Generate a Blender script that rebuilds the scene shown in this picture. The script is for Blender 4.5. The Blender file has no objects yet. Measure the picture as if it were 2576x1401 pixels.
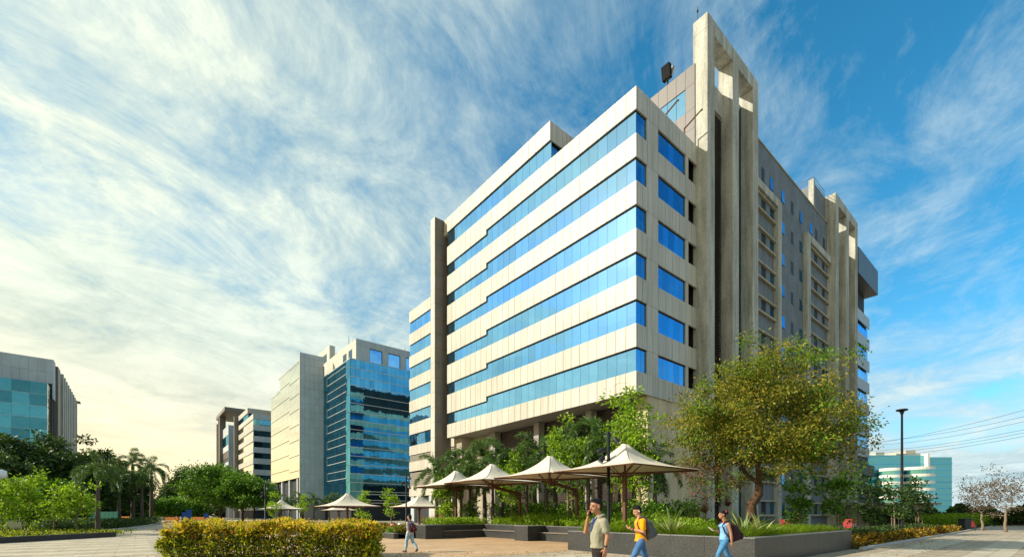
import bpy, bmesh, math, random
import numpy as np
from mathutils import Vector, Matrix, Quaternion

# ------------------------------------------------------------------ camera
scene = bpy.context.scene
COL = scene.collection
random.seed(11)
CAM_H = 1.55
F = 1146.5            # focal length in the photograph's working pixels (width 2576)
HOR = 1292.5          # horizon row
cam_d = bpy.data.cameras.new('camera'); cam = bpy.data.objects.new('camera', cam_d); COL.objects.link(cam)
cam.location = (0, 0, CAM_H); cam.rotation_euler = (math.radians(90), 0, 0)
cam_d.sensor_width = 36.0; cam_d.lens = 36.0 * F / 2576; cam_d.shift_y = (HOR - 700.5) / 2576
cam_d.clip_start = 0.1; cam_d.clip_end = 9000
scene.camera = cam

# ------------------------------------------------------------------ light
SUN_AZ = math.radians(-100)      # left of the view direction
SUN_EL = math.radians(30)
SDIR = Vector((math.sin(SUN_AZ) * math.cos(SUN_EL), math.cos(SUN_AZ) * math.cos(SUN_EL), math.sin(SUN_EL)))
sd = bpy.data.lights.new('sun', 'SUN'); sun = bpy.data.objects.new('sun', sd); COL.objects.link(sun)
sd.energy = 3.5; sd.angle = math.radians(0.6); sd.color = (1.0, 0.91, 0.76)
sun.rotation_euler = SDIR.to_track_quat('Z', 'Y').to_euler(); sun.location = (-60, 10, 60)
scene.view_settings.view_transform = 'Standard'; scene.view_settings.look = 'None'
scene.view_settings.gamma = 1.0; scene.view_settings.use_curve_mapping = False
scene.view_settings.exposure = 1.0

class NT:
    """small helper for writing node trees"""
    def __init__(s, tree): s.t = tree; tree.nodes.clear()
    def n(s, typ, **kw):
        nd = s.t.nodes.new(typ)
        for k, v in kw.items():
            if k.startswith('i_'):
                key = k[2:]; key = int(key) if key.isdigit() else key.replace('_', ' ')
                nd.inputs[key].default_value = v
            else: setattr(nd, k, v)
        return nd
    def l(s, a, b): s.t.links.new(a, b)
    def math(s, op, a, b=None, clamp=False):
        nd = s.t.nodes.new('ShaderNodeMath'); nd.operation = op; nd.use_clamp = clamp
        for i, x in enumerate((a, b)):
            if x is None: continue
            if isinstance(x, (int, float)): nd.inputs[i].default_value = x
            else: s.l(x, nd.inputs[i])
        return nd.outputs[0]
    def ramp(s, fac, stops):
        nd = s.t.nodes.new('ShaderNodeValToRGB'); e = nd.color_ramp.elements
        while len(e) < len(stops): e.new(0.5)
        for i, (p, c) in enumerate(stops):
            e[i].position = p; e[i].color = c if len(c) == 4 else (*c, 1)
        s.l(fac, nd.inputs[0]); return nd.outputs[0]
    def mix(s, fac, a, b, blend='MIX'):
        nd = s.t.nodes.new('ShaderNodeMix'); nd.data_type = 'RGBA'; nd.blend_type = blend
        for i, x in ((0, fac), (6, a), (7, b)):
            if isinstance(x, (int, float)): nd.inputs[i].default_value = x
            elif isinstance(x, tuple): nd.inputs[i].default_value = x if len(x) == 4 else (*x, 1)
            else: s.l(x, nd.inputs[i])
        return nd.outputs[2]

CLOUD_OFF = (7.0, 1.0, 0)
def build_world():
    w = bpy.data.worlds.new('World'); scene.world = w; w.use_nodes = True
    N = NT(w.node_tree)
    sky = N.n('ShaderNodeTexSky'); sky.sky_type = 'NISHITA'; sky.sun_disc = False
    sky.sun_elevation = SUN_EL; sky.sun_rotation = SUN_AZ
    sky.altitude = 0; sky.air_density = 1.0; sky.dust_density = 0.7; sky.ozone_density = 4.0
    hs = N.n('ShaderNodeHueSaturation', i_Hue=0.478, i_Saturation=1.28, i_Value=0.70); N.l(sky.outputs[0], hs.inputs['Color'])
    geo = N.n('ShaderNodeTexCoord')
    sep = N.n('ShaderNodeSeparateXYZ'); N.l(geo.outputs['Generated'], sep.inputs[0])
    zc = N.math('ADD', N.math('MAXIMUM', sep.outputs[2], 0.0), 0.13)
    px = N.math('DIVIDE', sep.outputs[0], zc); py = N.math('DIVIDE', sep.outputs[1], zc)
    cmb = N.n('ShaderNodeCombineXYZ'); N.l(px, cmb.inputs[0]); N.l(py, cmb.inputs[1])
    def layer(rot, lx, ly, scale, detail, rough, dist, loc=(0, 0, 0)):
        mp = N.n('ShaderNodeMapping'); mp.vector_type = 'TEXTURE'; mp.inputs['Rotation'].default_value = (0, 0, math.radians(rot)); mp.inputs['Scale'].default_value = (lx, ly, 1)
        mp.inputs['Location'].default_value = loc; N.l(cmb.outputs[0], mp.inputs[0])
        n = N.n('ShaderNodeTexNoise', i_Scale=scale, i_Detail=detail, i_Roughness=rough, i_Distortion=dist); N.l(mp.outputs[0], n.inputs['Vector'])
        return n.outputs[0]
    big = layer(0, 1, 1, 0.62, 3, 0.5, 0.3, CLOUD_OFF)               # where cloud gathers
    streak = layer(126, 1.2, 0.62, 1.0, 11, 0.66, 0.5, (1.3, .4, 0))  # cirrus drawn out along the wind
    ripple = layer(150, 0.30, 0.46, 1.0, 10, 0.70, 0.5)               # mottled mackerel texture
    dt = N.n('ShaderNodeVectorMath', operation='DOT_PRODUCT'); N.l(geo.outputs['Generated'], dt.inputs[0]); dt.inputs[1].default_value = SDIR
    near = N.math('MULTIPLY', dt.outputs['Value'], 0.22)
    zlow = N.math('SUBTRACT', 0.42, N.math('MINIMUM', N.math('MAXIMUM', sep.outputs[2], 0.0), 0.42))
    low = N.math('MULTIPLY', zlow, 1.25)
    tot = N.math('ADD', N.math('ADD', N.math('MULTIPLY', big, 0.85), N.math('MULTIPLY', streak, 0.55)), N.math('MULTIPLY', ripple, 0.62))
    tot = N.math('ADD', N.math('ADD', tot, near), low)
    mm = N.n('ShaderNodeMapRange', i_From_Min=0.90, i_From_Max=1.24); mm.clamp = True; N.l(tot, mm.inputs[0])
    m2 = N.math('MULTIPLY', N.math('POWER', mm.outputs[0], 1.0), 0.95)
    glow = N.math('POWER', N.math('MULTIPLY', N.math('ADD', dt.outputs['Value'], 1.0), 0.5), 2.0)
    ccol = N.mix(glow, (0.34, 0.42, 0.45), (0.56, 0.57, 0.43))
    shade = N.ramp(N.math('ADD', N.math('MULTIPLY', ripple, .6), N.math('MULTIPLY', streak, .4)), [(0.36, (.52, .64, .70)), (0.60, (1.08, 1.07, 1.04))])
    ccol = N.mix(1.0, ccol, shade, 'MULTIPLY')
    lowf = N.math('POWER', N.math('MULTIPLY', zlow, 2.38), 2.2)
    ccol = N.mix(N.math('MULTIPLY', N.math('MULTIPLY', lowf, glow), 1.7, True), ccol, (0.84, 0.60, 0.27))
    bgsky = N.n('ShaderNodeVectorMath', operation='SCALE'); N.l(hs.outputs[0], bgsky.inputs[0]); bgsky.inputs['Scale'].default_value = 0.15
    col = N.mix(m2, bgsky.outputs[0], ccol)
    bg = N.n('ShaderNodeBackground'); N.l(col, bg.inputs[0]); bg.inputs[1].default_value = 1.0
    out = N.n('ShaderNodeOutputWorld'); N.l(bg.outputs[0], out.inputs[0])
build_world()

# ------------------------------------------------------------------ frames of reference
BX = Vector((0.7710, 0.6369, 0)).normalized()      # campus axis r (right and away)
AX = Vector((-BX.y, BX.x, 0))                      # campus axis s (left and away)
CC = Vector((10.43, 38.2, 0))                      # corner of the main building
CANG = math.atan2(BX.y, BX.x)
def rs(r, s, z=0.0): return CC + BX * r + AX * s + Vector((0, 0, z))
def at(u, v, Y): return Vector(((u - 1288) / F * Y, Y, CAM_H + (HOR - v) / F * Y))
def gx(u, Y): return (u - 1288) / F * Y
def zat(v, Y): return CAM_H + (HOR - v) / F * Y
def to_rs(p):
    d = Vector(p) - CC; return d.dot(BX), d.dot(AX)
def project(p):
    return 1288 + p[0] / p[1] * F, HOR - (p[2] - CAM_H) / p[1] * F

# ------------------------------------------------------------------ object helpers
def tag(o, label=None, cat=None, group=None, kind=None):
    if label: o['label'] = label
    if cat: o['category'] = cat
    if group: o['group'] = group
    if kind: o['kind'] = kind
    return o
def thing(name, label, cat, loc=(0, 0, 0), rotz=0.0, group=None):
    o = bpy.data.objects.new(name, None); COL.objects.link(o)
    o.location = loc; o.rotation_euler = (0, 0, rotz); o.empty_display_size = 0.3
    return tag(o, label, cat, group)
def link(name, me, parent=None):
    o = bpy.data.objects.new(name, me); COL.objects.link(o)
    if parent is not None: o.parent = parent
    return o
def copy_tree(o, parent=None):
    c = o.copy(); COL.objects.link(c); c.parent = parent
    for ch in o.children: copy_tree(ch, c)
    return c

class MB:
    def __init__(s): s.v = []; s.f = []
    def add(s, vs, fs):
        b = len(s.v); s.v += [tuple(x) for x in vs]; s.f += [tuple(b + i for i in q) for q in fs]; return s
    def box(s, x0, x1, y0, y1, z0, z1):
        return s.add([(x0, y0, z0), (x1, y0, z0), (x1, y1, z0), (x0, y1, z0), (x0, y0, z1), (x1, y0, z1), (x1, y1, z1), (x0, y1, z1)],
                     [(0, 3, 2, 1), (4, 5, 6, 7), (0, 1, 5, 4), (1, 2, 6, 5), (2, 3, 7, 6), (3, 0, 4, 7)])
    def prism(s, poly, z0, z1):
        n = len(poly)
        return s.add([(x, y, z0) for x, y in poly] + [(x, y, z1) for x, y in poly],
                     [tuple(range(n - 1, -1, -1)), tuple(range(n, 2 * n))] + [(i, (i + 1) % n, n + (i + 1) % n, n + i) for i in range(n)])
    def tube(s, pts, rad, n=8, cap=True, flat=1.0):
        pts = [Vector(p) for p in pts]
        if isinstance(rad, (int, float)): rad = [rad] * len(pts)
        vs = []; fs = []; up = None
        for i, p in enumerate(pts):
            d = (pts[min(i + 1, len(pts) - 1)] - pts[max(i - 1, 0)])
            d = d.normalized() if d.length > 1e-9 else Vector((0, 0, 1))
            if up is None: up = Vector((1, 0, 0)) if abs(d.x) < 0.8 else Vector((0, 1, 0))
            a = (up - d * up.dot(d)); a = a.normalized() if a.length > 1e-6 else d.orthogonal().normalized()
            up = a; b = d.cross(a)
            for k in range(n):
                t = 2 * math.pi * k / n
                vs.append(p + a * math.cos(t) * rad[i] + b * math.sin(t) * rad[i] * flat)
        for i in range(len(pts) - 1):
            for k in range(n):
                fs.append((i * n + k, i * n + (k + 1) % n, (i + 1) * n + (k + 1) % n, (i + 1) * n + k))
        if cap:
            fs.append(tuple(range(n - 1, -1, -1))); m = (len(pts) - 1) * n; fs.append(tuple(m + k for k in range(n)))
        return s.add(vs, fs)
    def beam(s, p, q, w, h):
        """rectangular bar from p to q: w across, h in height"""
        p = Vector(p); q = Vector(q); d = (q - p).normalized()
        side = d.cross(Vector((0, 0, 1))); side = side.normalized() if side.length > 1e-5 else Vector((1, 0, 0))
        up = side.cross(d)
        vs = []
        for c in (p, q):
            for a, b in ((-1, -1), (1, -1), (1, 1), (-1, 1)): vs.append(c + side * a * w / 2 + up * b * h / 2)
        return s.add(vs, [(0, 1, 2, 3), (7, 6, 5, 4), (0, 4, 5, 1), (1, 5, 6, 2), (2, 6, 7, 3), (3, 7, 4, 0)])
    def ell(s, c, r, n=12, m=8, rot=None):
        vs = []; fs = []
        for j in range(m + 1):
            ph = math.pi * j / m
            for k in range(n):
                t = 2 * math.pi * k / n
                p = Vector((r[0] * math.sin(ph) * math.cos(t), r[1] * math.sin(ph) * math.sin(t), r[2] * math.cos(ph)))
                if rot is not None: p = rot @ p
                vs.append(Vector(c) + p)
        for j in range(m):
            for k in range(n): fs.append((j * n + k, (j + 1) * n + k, (j + 1) * n + (k + 1) % n, j * n + (k + 1) % n))
        return s.add(vs, fs)
    def loft(s, rings, n=14):
        """rings: (cx, cy, cz, rx, ry) stacked in z order"""
        vs = []; fs = []
        for cx, cy, cz, rx, ry in rings:
            for k in range(n):
                t = 2 * math.pi * k / n
                c, q = math.cos(t), math.sin(t)
                vs.append((cx + rx * math.copysign(abs(c) ** 0.85, c), cy + ry * math.copysign(abs(q) ** 0.85, q), cz))
        for i in range(len(rings) - 1):
            for k in range(n): fs.append((i * n + k, i * n + (k + 1) % n, (i + 1) * n + (k + 1) % n, (i + 1) * n + k))
        fs.append(tuple(range(n - 1, -1, -1))); m = (len(rings) - 1) * n; fs.append(tuple(m + k for k in range(n)))
        return s.add(vs, fs)
    def mesh(s, name, mat=None, smooth=False):
        me = bpy.data.meshes.new(name); me.from_pydata(s.v, [], s.f)
        if mat is not None: me.materials.append(mat)
        if smooth: me.polygons.foreach_set('use_smooth', [True] * len(me.polygons))
        me.update(); return me
    def build(s, name, mat, parent=None, smooth=False): return link(name, s.mesh(name, mat, smooth), parent)

_ub = {}
def slab(name, mat, parent, x0, x1, y0, y1, z0, z1, jit=0.0):
    """one piece: shares a unit box between all pieces of the same material"""
    me = _ub.get(mat.name)
    if me is None:
        m = MB(); m.box(-.5, .5, -.5, .5, -.5, .5); me = m.mesh('piece_' + mat.name, mat); _ub[mat.name] = me
    o = link(name, me, parent)
    o.location = ((x0 + x1) / 2, (y0 + y1) / 2, (z0 + z1) / 2); o.scale = (x1 - x0, y1 - y0, z1 - z0)
    if jit: o.rotation_euler = (random.uniform(-jit, jit), random.uniform(-jit, jit), random.uniform(-jit, jit))
    return o

def np_mesh(name, V, Q, mat, parent=None, smooth=False):
    me = bpy.data.meshes.new(name)
    V = np.asarray(V, dtype=np.float32); Q = np.asarray(Q, dtype=np.int32); k = Q.shape[1]
    me.vertices.add(len(V)); me.vertices.foreach_set('co', V.ravel())
    me.loops.add(Q.size); me.loops.foreach_set('vertex_index', Q.ravel())
    me.polygons.add(len(Q)); me.polygons.foreach_set('loop_start', np.arange(len(Q), dtype=np.int32) * k)
    me.polygons.foreach_set('loop_total', np.full(len(Q), k, dtype=np.int32))
    if smooth: me.polygons.foreach_set('use_smooth', np.ones(len(Q), dtype=bool))
    me.materials.append(mat); me.update(calc_edges=True); me.validate()
    return link(name, me, parent)

def unit(a): return a / np.maximum(np.linalg.norm(a, axis=1, keepdims=True), 1e-9)
def leaf_arrays(P, D, L, W, rng, curl=0.25):
    """pointed leaves folded along the midrib: two quads each"""
    n = len(P); D = unit(D)
    R = unit(rng.normal(size=(n, 3)))
    S = unit(np.cross(D, R)); U = np.cross(S, D)
    L = np.broadcast_to(np.asarray(L, float), (n,))[:, None]; W = np.broadcast_to(np.asarray(W, float), (n,))[:, None]
    mid = P + D * L * 0.5
    V = np.stack([P, mid + S * W * 0.5 + U * W * curl, P + D * L - U * W * curl * .6, mid - S * W * 0.5 + U * W * curl], axis=1)
    Q = np.arange(n * 4, dtype=np.int32).reshape(n, 4)
    return V.reshape(-1, 3), Q
def leaves(name, P, D, L, W, mat, parent, seed=0, kind='stuff', curl=0.25):
    rng = np.random.default_rng(seed)
    V, Q = leaf_arrays(P, D, L, W, rng, curl)
    o = np_mesh(name, V, Q, mat, parent)
    if kind: o['kind'] = kind
    return o

# ------------------------------------------------------------------ materials
def mat_new(name):
    m = bpy.data.materials.new(name); m.use_nodes = True
    return m, NT(m.node_tree)
def finish(N, shader):
    o = N.n('ShaderNodeOutputMaterial'); N.l(shader, o.inputs[0])
def pbsdf(N, col, rough=0.6, metal=0.0, spec=0.5):
    p = N.n('ShaderNodeBsdfPrincipled'); p.inputs['Roughness'].default_value = rough; p.inputs['Metallic'].default_value = metal
    p.inputs['Specular IOR Level'].default_value = spec
    if isinstance(col, tuple): p.inputs['Base Color'].default_value = (*col, 1)
    else: N.l(col, p.inputs['Base Color'])
    return p
def plain(name, col, rough=0.6, metal=0.0, spec=0.5, var=0.12, scale=6.0, bump=0.0):
    m, N = mat_new(name)
    tc = N.n('ShaderNodeTexCoord'); nz = N.n('ShaderNodeTexNoise', i_Scale=scale, i_Detail=5.0); N.l(tc.outputs['Object'], nz.inputs['Vector'])
    c = N.ramp(nz.outputs[0], [(0.25, tuple(x * (1 - var) for x in col)), (0.75, tuple(min(1, x * (1 + var)) for x in col))])
    p = pbsdf(N, c, rough, metal, spec)
    if bump:
        b = N.n('ShaderNodeBump', i_Strength=bump, i_Distance=0.02); N.l(nz.outputs[0], b.inputs['Height']); N.l(b.outputs[0], p.inputs['Normal'])
    finish(N, p.outputs[0]); return m
def world_vec(N):
    g = N.n('ShaderNodeNewGeometry'); return g.outputs['Position']
def cladding(name, col, var=0.10, streak=0.35):
    """metal or stone panel: piece to piece tone, rain streaks, faint soiling"""
    m, N = mat_new(name)
    oi = N.n('ShaderNodeObjectInfo'); pos = world_vec(N)
    mp = N.n('ShaderNodeMapping'); mp.inputs['Scale'].default_value = (5.0, 5.0, 0.20); N.l(pos, mp.inputs[0])
    nz = N.n('ShaderNodeTexNoise', i_Scale=1.0, i_Detail=6.0, i_Roughness=0.65); N.l(mp.outputs[0], nz.inputs['Vector'])
    n2 = N.n('ShaderNodeTexNoise', i_Scale=0.25, i_Detail=4.0); N.l(pos, n2.inputs['Vector'])
    base = N.ramp(oi.outputs['Random'], [(0.0, tuple(x * (1 - var) for x in col)), (1.0, tuple(x * (1 + var) for x in col))])
    dirt = N.ramp(nz.outputs[0], [(0.42, (1, 1, 1)), (0.78, (1 - streak, 1 - streak * 1.05, 1 - streak * 1.15))])
    c = N.mix(1.0, base, dirt, 'MULTIPLY')
    c = N.mix(1.0, c, N.ramp(n2.outputs[0], [(0.3, (.9, .88, .84)), (0.65, (1, 1, 1))]), 'MULTIPLY')
    p = pbsdf(N, c, 0.48, 0.0, 0.4)
    bp = N.n('ShaderNodeBump', i_Strength=0.06, i_Distance=0.03); N.l(n2.outputs[0], bp.inputs['Height']); N.l(bp.outputs[0], p.inputs['Normal'])
    finish(N, p.outputs[0]); return m
def concrete(name, col, stain=0.5, scale=0.7, bump=0.35):
    m, N = mat_new(name); pos = world_vec(N)
    mp = N.n('ShaderNodeMapping'); mp.inputs['Scale'].default_value = (1.3, 1.3, 0.14); N.l(pos, mp.inputs[0])
    a = N.n('ShaderNodeTexNoise', i_Scale=scale * 1.6, i_Detail=8.0, i_Roughness=0.65); N.l(mp.outputs[0], a.inputs['Vector'])
    b = N.n('ShaderNodeTexNoise', i_Scale=scale * 6, i_Detail=8.0, i_Roughness=0.7); N.l(pos, b.inputs['Vector'])
    c = N.n('ShaderNodeTexNoise', i_Scale=scale * 0.35, i_Detail=4.0); N.l(pos, c.inputs['Vector'])
    k = N.ramp(b.outputs[0], [(0.25, tuple(x * 0.72 for x in col)), (0.7, tuple(x * 1.12 for x in col))])
    k = N.mix(1.0, k, N.ramp(a.outputs[0], [(0.40, (1, 1, 1)), (0.80, (1 - stain, 1 - stain * .98, 1 - stain * .95))]), 'MULTIPLY')
    k = N.mix(1.0, k, N.ramp(c.outputs[0], [(0.3, (.80, .80, .76)), (0.65, (1, 1, 1))]), 'MULTIPLY')
    p = pbsdf(N, k, 0.85, 0, 0.25)
    bp = N.n('ShaderNodeBump', i_Strength=bump, i_Distance=0.05); N.l(b.outputs[0], bp.inputs['Height']); N.l(bp.outputs[0], p.inputs['Normal'])
    finish(N, p.outputs[0]); return m
def glass(name, tint, rough=0.02, refl=0.85, inner=(0.01, 0.03, 0.05), wav=0.012, var=0.12):
    """solar control glazing: a coated mirror over a dark room"""
    m, N = mat_new(name); oi = N.n('ShaderNodeObjectInfo'); pos = world_vec(N)
    nz = N.n('ShaderNodeTexNoise', i_Scale=0.55, i_Detail=2.0); N.l(pos, nz.inputs['Vector'])
    bp = N.n('ShaderNodeBump', i_Strength=wav, i_Distance=1.0); N.l(nz.outputs[0], bp.inputs['Height'])
    t = N.ramp(oi.outputs['Random'], [(0, tuple(x * (1 - var) for x in tint)), (1, tuple(min(1, x * (1 + var)) for x in tint))])
    g = N.n('ShaderNodeBsdfGlossy', i_Roughness=rough); N.l(t, g.inputs[0]); N.l(bp.outputs[0], g.inputs['Normal'])
    d = pbsdf(N, inner, 0.3)
    mx = N.n('ShaderNodeMixShader'); lw = N.n('ShaderNodeLayerWeight', i_Blend=0.35)
    fac = N.math('ADD', N.math('MULTIPLY', lw.outputs['Fresnel'], 1 - refl), refl, True)
    N.l(fac, mx.inputs[0]); N.l(d.outputs[0], mx.inputs[1]); N.l(g.outputs[0], mx.inputs[2])
    finish(N, mx.outputs[0]); return m
def foliage(name, cols, trans=0.35, rough=0.55, spec=0.3):
    m, N = mat_new(name); g = N.n('ShaderNodeNewGeometry')
    k = len(cols); stops = [((i + 0.5) / k, c) for i, c in enumerate(cols)]
    c = N.ramp(g.outputs['Random Per Island'], stops)
    nz = N.n('ShaderNodeTexNoise', i_Scale=0.8, i_Detail=2.0); N.l(g.outputs['Position'], nz.inputs['Vector'])
    c = N.mix(1.0, c, N.ramp(nz.outputs[0], [(0.3, (.78, .82, .75)), (0.7, (1.15, 1.1, 1.0))]), 'MULTIPLY')
    p = pbsdf(N, c, rough, 0, spec)
    t = N.n('ShaderNodeBsdfTranslucent')
    tcol = N.mix(1.0, c, (1.25, 1.2, 0.6), 'MULTIPLY'); N.l(tcol, t.inputs[0])
    mx = N.n('ShaderNodeMixShader'); mx.inputs[0].default_value = trans
    N.l(p.outputs[0], mx.inputs[1]); N.l(t.outputs[0], mx.inputs[2]); finish(N, mx.outputs[0]); return m
def granite(name, a, b, rough=0.35):
    m, N = mat_new(name); pos = world_vec(N)
    v = N.n('ShaderNodeTexNoise', i_Scale=28.0, i_Detail=3.0, i_Roughness=0.8); N.l(pos, v.inputs['Vector'])
    n2 = N.n('ShaderNodeTexNoise', i_Scale=1.2, i_Detail=5.0); N.l(pos, n2.inputs['Vector'])
    c = N.ramp(v.outputs[0], [(0.35, a), (0.62, b), (0.75, tuple(x * 2.2 for x in b))])
    c = N.mix(1.0, c, N.ramp(n2.outputs[0], [(0.3, (.75, .75, .75)), (0.7, (1.1, 1.1, 1.1))]), 'MULTIPLY')
    p = pbsdf(N, c, rough, 0, 0.45); finish(N, p.outputs[0]); return m
def paver_mat(name, col, var=0.10):
    m, N = mat_new(name); oi = N.n('ShaderNodeObjectInfo'); pos = world_vec(N)
    nz = N.n('ShaderNodeTexNoise', i_Scale=1.1, i_Detail=8.0, i_Roughness=0.7); N.l(pos, nz.inputs['Vector'])
    n2 = N.n('ShaderNodeTexNoise', i_Scale=40.0, i_Detail=3.0); N.l(pos, n2.inputs['Vector'])
    base = N.ramp(oi.outputs['Random'], [(0, tuple(x * (1 - var) for x in col)), (1, tuple(x * (1 + var) for x in col))])
    c = N.mix(1.0, base, N.ramp(nz.outputs[0], [(0.3, (.64, .62, .58)), (0.68, (1.05, 1.05, 1.05))]), 'MULTIPLY')
    c = N.mix(1.0, c, N.ramp(n2.outputs[0], [(0.3, (.86, .86, .86)), (0.7, (1.08, 1.08, 1.08))]), 'MULTIPLY')
    p = pbsdf(N, c, 0.7, 0, 0.3); finish(N, p.outputs[0]); return m
def paving_sheet(name, c1, c2, w, h, joint=(0.12, 0.1, 0.08), msize=0.012):
    """brick laid sheet, aligned with the campus grid, for surfaces too far to build piece by piece"""
    m, N = mat_new(name); pos = world_vec(N)
    mp = N.n('ShaderNodeMapping'); mp.vector_type = 'TEXTURE'; mp.inputs['Rotation'].default_value = (0, 0, CANG); N.l(pos, mp.inputs[0])
    br = N.n('ShaderNodeTexBrick'); br.inputs['Color1'].default_value = (*c1, 1); br.inputs['Color2'].default_value = (*c2, 1)
    br.inputs['Mortar'].default_value = (*joint, 1); br.inputs['Scale'].default_value = 1.0; br.inputs['Mortar Size'].default_value = msize
    br.inputs['Brick Width'].default_value = w; br.inputs['Row Height'].default_value = h
    N.l(mp.outputs[0], br.inputs['Vector'])
    nz = N.n('ShaderNodeTexNoise', i_Scale=0.5, i_Detail=9.0, i_Roughness=0.7); N.l(pos, nz.inputs['Vector'])
    n2 = N.n('ShaderNodeTexNoise', i_Scale=30.0, i_Detail=3.0); N.l(pos, n2.inputs['Vector'])
    c = N.mix(1.0, br.outputs[0], N.ramp(nz.outputs[0], [(0.3, (.68, .65, .60)), (0.68, (1.06, 1.06, 1.06))]), 'MULTIPLY')
    c = N.mix(1.0, c, N.ramp(n2.outputs[0], [(0.3, (.88, .88, .88)), (0.7, (1.07, 1.07, 1.07))]), 'MULTIPLY')
    p = pbsdf(N, c, 0.72, 0, 0.3); finish(N, p.outputs[0]); return m
def stripes(name, a, b, freq):
    m, N = mat_new(name); tc = N.n('ShaderNodeTexCoord'); sp = N.n('ShaderNodeSeparateXYZ'); N.l(tc.outputs['Object'], sp.inputs[0])
    f = N.math('FRACT', N.math('MULTIPLY', sp.outputs[2], freq)); c = N.mix(N.math('GREATER_THAN', f, 0.5), a, b)
    p = pbsdf(N, c, 0.85, 0, 0.2); finish(N, p.outputs[0]); return m

M = {}
M['clad'] = cladding('clad_warm_stone', (0.50, 0.475, 0.405), 0.06, 0.36)
M['clad_grey'] = cladding('clad_grey', (0.30, 0.285, 0.26), 0.06, 0.2)
M['clad_pale'] = cladding('clad_pale', (0.43, 0.475, 0.49), 0.05, 0.15)
M['clad_brown'] = cladding('clad_brown', (0.17, 0.145, 0.115), 0.05, 0.2)
M['clad_penthouse'] = cladding('clad_penthouse', (0.072, 0.060, 0.050), 0.05, 0.2)
M['concrete'] = concrete('concrete_buff', (0.52, 0.515, 0.45), 0.66)
M['concrete_sill'] = concrete('concrete_sill', (0.44, 0.40, 0.30), 0.4)
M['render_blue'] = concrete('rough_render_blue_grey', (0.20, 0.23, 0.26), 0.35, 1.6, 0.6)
M['render_buff'] = concrete('rough_render_buff', (0.64, 0.53, 0.35), 0.4, 0.9, 0.3)
M['dark'] = plain('dark_interior', (0.012, 0.013, 0.015), 0.7)
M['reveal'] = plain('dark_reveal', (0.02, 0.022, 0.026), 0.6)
M['louver'] = plain('louver_metal', (0.075, 0.065, 0.055), 0.5, 0.4)
M['louver_brown'] = plain('louver_brown', (0.075, 0.058, 0.05), 0.55, 0.2)
M['louver_pale'] = plain('louver_pale', (0.33, 0.30, 0.25), 0.55, 0.1)
M['glass_blue'] = glass('glass_blue', (0.23, 0.56, 0.92), 0.02, 0.9, wav=0.012, var=0.10)
M['glass_deep'] = glass('glass_deep_blue', (0.10, 0.34, 0.60), 0.02, 0.88, wav=0.02, var=0.22)
M['glass_teal'] = glass('glass_teal', (0.12, 0.42, 0.60), 0.02, 0.85, inner=(0.004, 0.02, 0.03), wav=0.012, var=0.18)
M['glass_gold_glow'] = glass('glass_glow_tint', (1.0, 0.97, 0.86), 0.04, 0.92, inner=(0.25, 0.23, 0.18), wav=0.03, var=0.05)  # warm tint paints the reflected sunset glow into the glass
M['glass_dark'] = glass('glass_dark', (0.16, 0.25, 0.32), 0.05, 0.6)
M['glass_far'] = glass('glass_far_teal', (0.18, 0.50, 0.55), 0.08, 0.7, inner=(0.02, 0.12, 0.14))
M['matte_dark'] = plain('matte_dark', (0.02, 0.02, 0.022), 0.95, 0, 0.05)
M['clad_steel'] = cladding('clad_steel', (0.10, 0.125, 0.155), 0.06, 0.2)
M['trim'] = plain('pale_trim', (0.50, 0.50, 0.46), 0.5)
M['white_far'] = plain('white_far', (0.62, 0.60, 0.55), 0.6)
M['fabric'] = plain('tent_fabric', (0.62, 0.55, 0.44), 0.75, 0, 0.2, 0.05, 1.5)
M['steel_brown'] = plain('brown_steel', (0.105, 0.040, 0.018), 0.5, 0.2, 0.4, 0.25, 3.0)
M['steel_black'] = plain('black_steel', (0.018, 0.02, 0.024), 0.42, 0.5)
M['granite'] = granite('dark_granite', (0.010, 0.011, 0.012), (0.060, 0.063, 0.062))
M['granite_top'] = granite('granite_honed', (0.10, 0.10, 0.10), (0.22, 0.22, 0.215), 0.5)
M['seat'] = plain('bench_slab', (0.16, 0.135, 0.11), 0.5)
M['soil'] = plain('soil', (0.045, 0.03, 0.02), 0.95, 0, 0.1, 0.4, 3.0, 0.5)
M['lawn'] = plain('verge_ground', (0.06, 0.07, 0.028), 0.95, 0, 0.1, 0.4, 0.6)
M['earth'] = plain('open_ground', (0.30, 0.26, 0.19), 0.9, 0, 0.1, 0.15, 0.05)
M['asphalt'] = plain('road_asphalt', (0.19, 0.175, 0.145), 0.85, 0, 0.2, 0.12, 1.0)
M['kerb'] = plain('kerb_pale', (0.42, 0.42, 0.42), 0.7)
M['kerb_dark'] = plain('kerb_dark', (0.035, 0.03, 0.03), 0.7)
M['plaza'] = paving_sheet('plaza_tan', (0.55, 0.37, 0.215), (0.50, 0.33, 0.19), 0.4, 0.2, (0.33, 0.22, 0.13), 0.008)
M['pave'] = paving_sheet('paving_pale', (0.46, 0.40, 0.30), (0.41, 0.35, 0.26), 1.2, 0.6)
M['paver_a'] = paver_mat('paver_cream', (0.52, 0.46, 0.35), 0.06)
M['paver_b'] = paver_mat('paver_tan', (0.42, 0.345, 0.245), 0.07)
M['bark'] = plain('bark', (0.085, 0.052, 0.032), 0.9, 0, 0.15, 0.45, 9.0, 0.8)
M['bark_pale'] = plain('bark_pale', (0.20, 0.155, 0.10), 0.9, 0, 0.15, 0.35, 9.0, 0.5)
M['bark_palm'] = plain('bark_palm', (0.11, 0.085, 0.065), 0.9, 0, 0.15, 0.35, 14.0, 0.6)
M['stake'] = plain('wood_stake', (0.21, 0.15, 0.09), 0.8)
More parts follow.
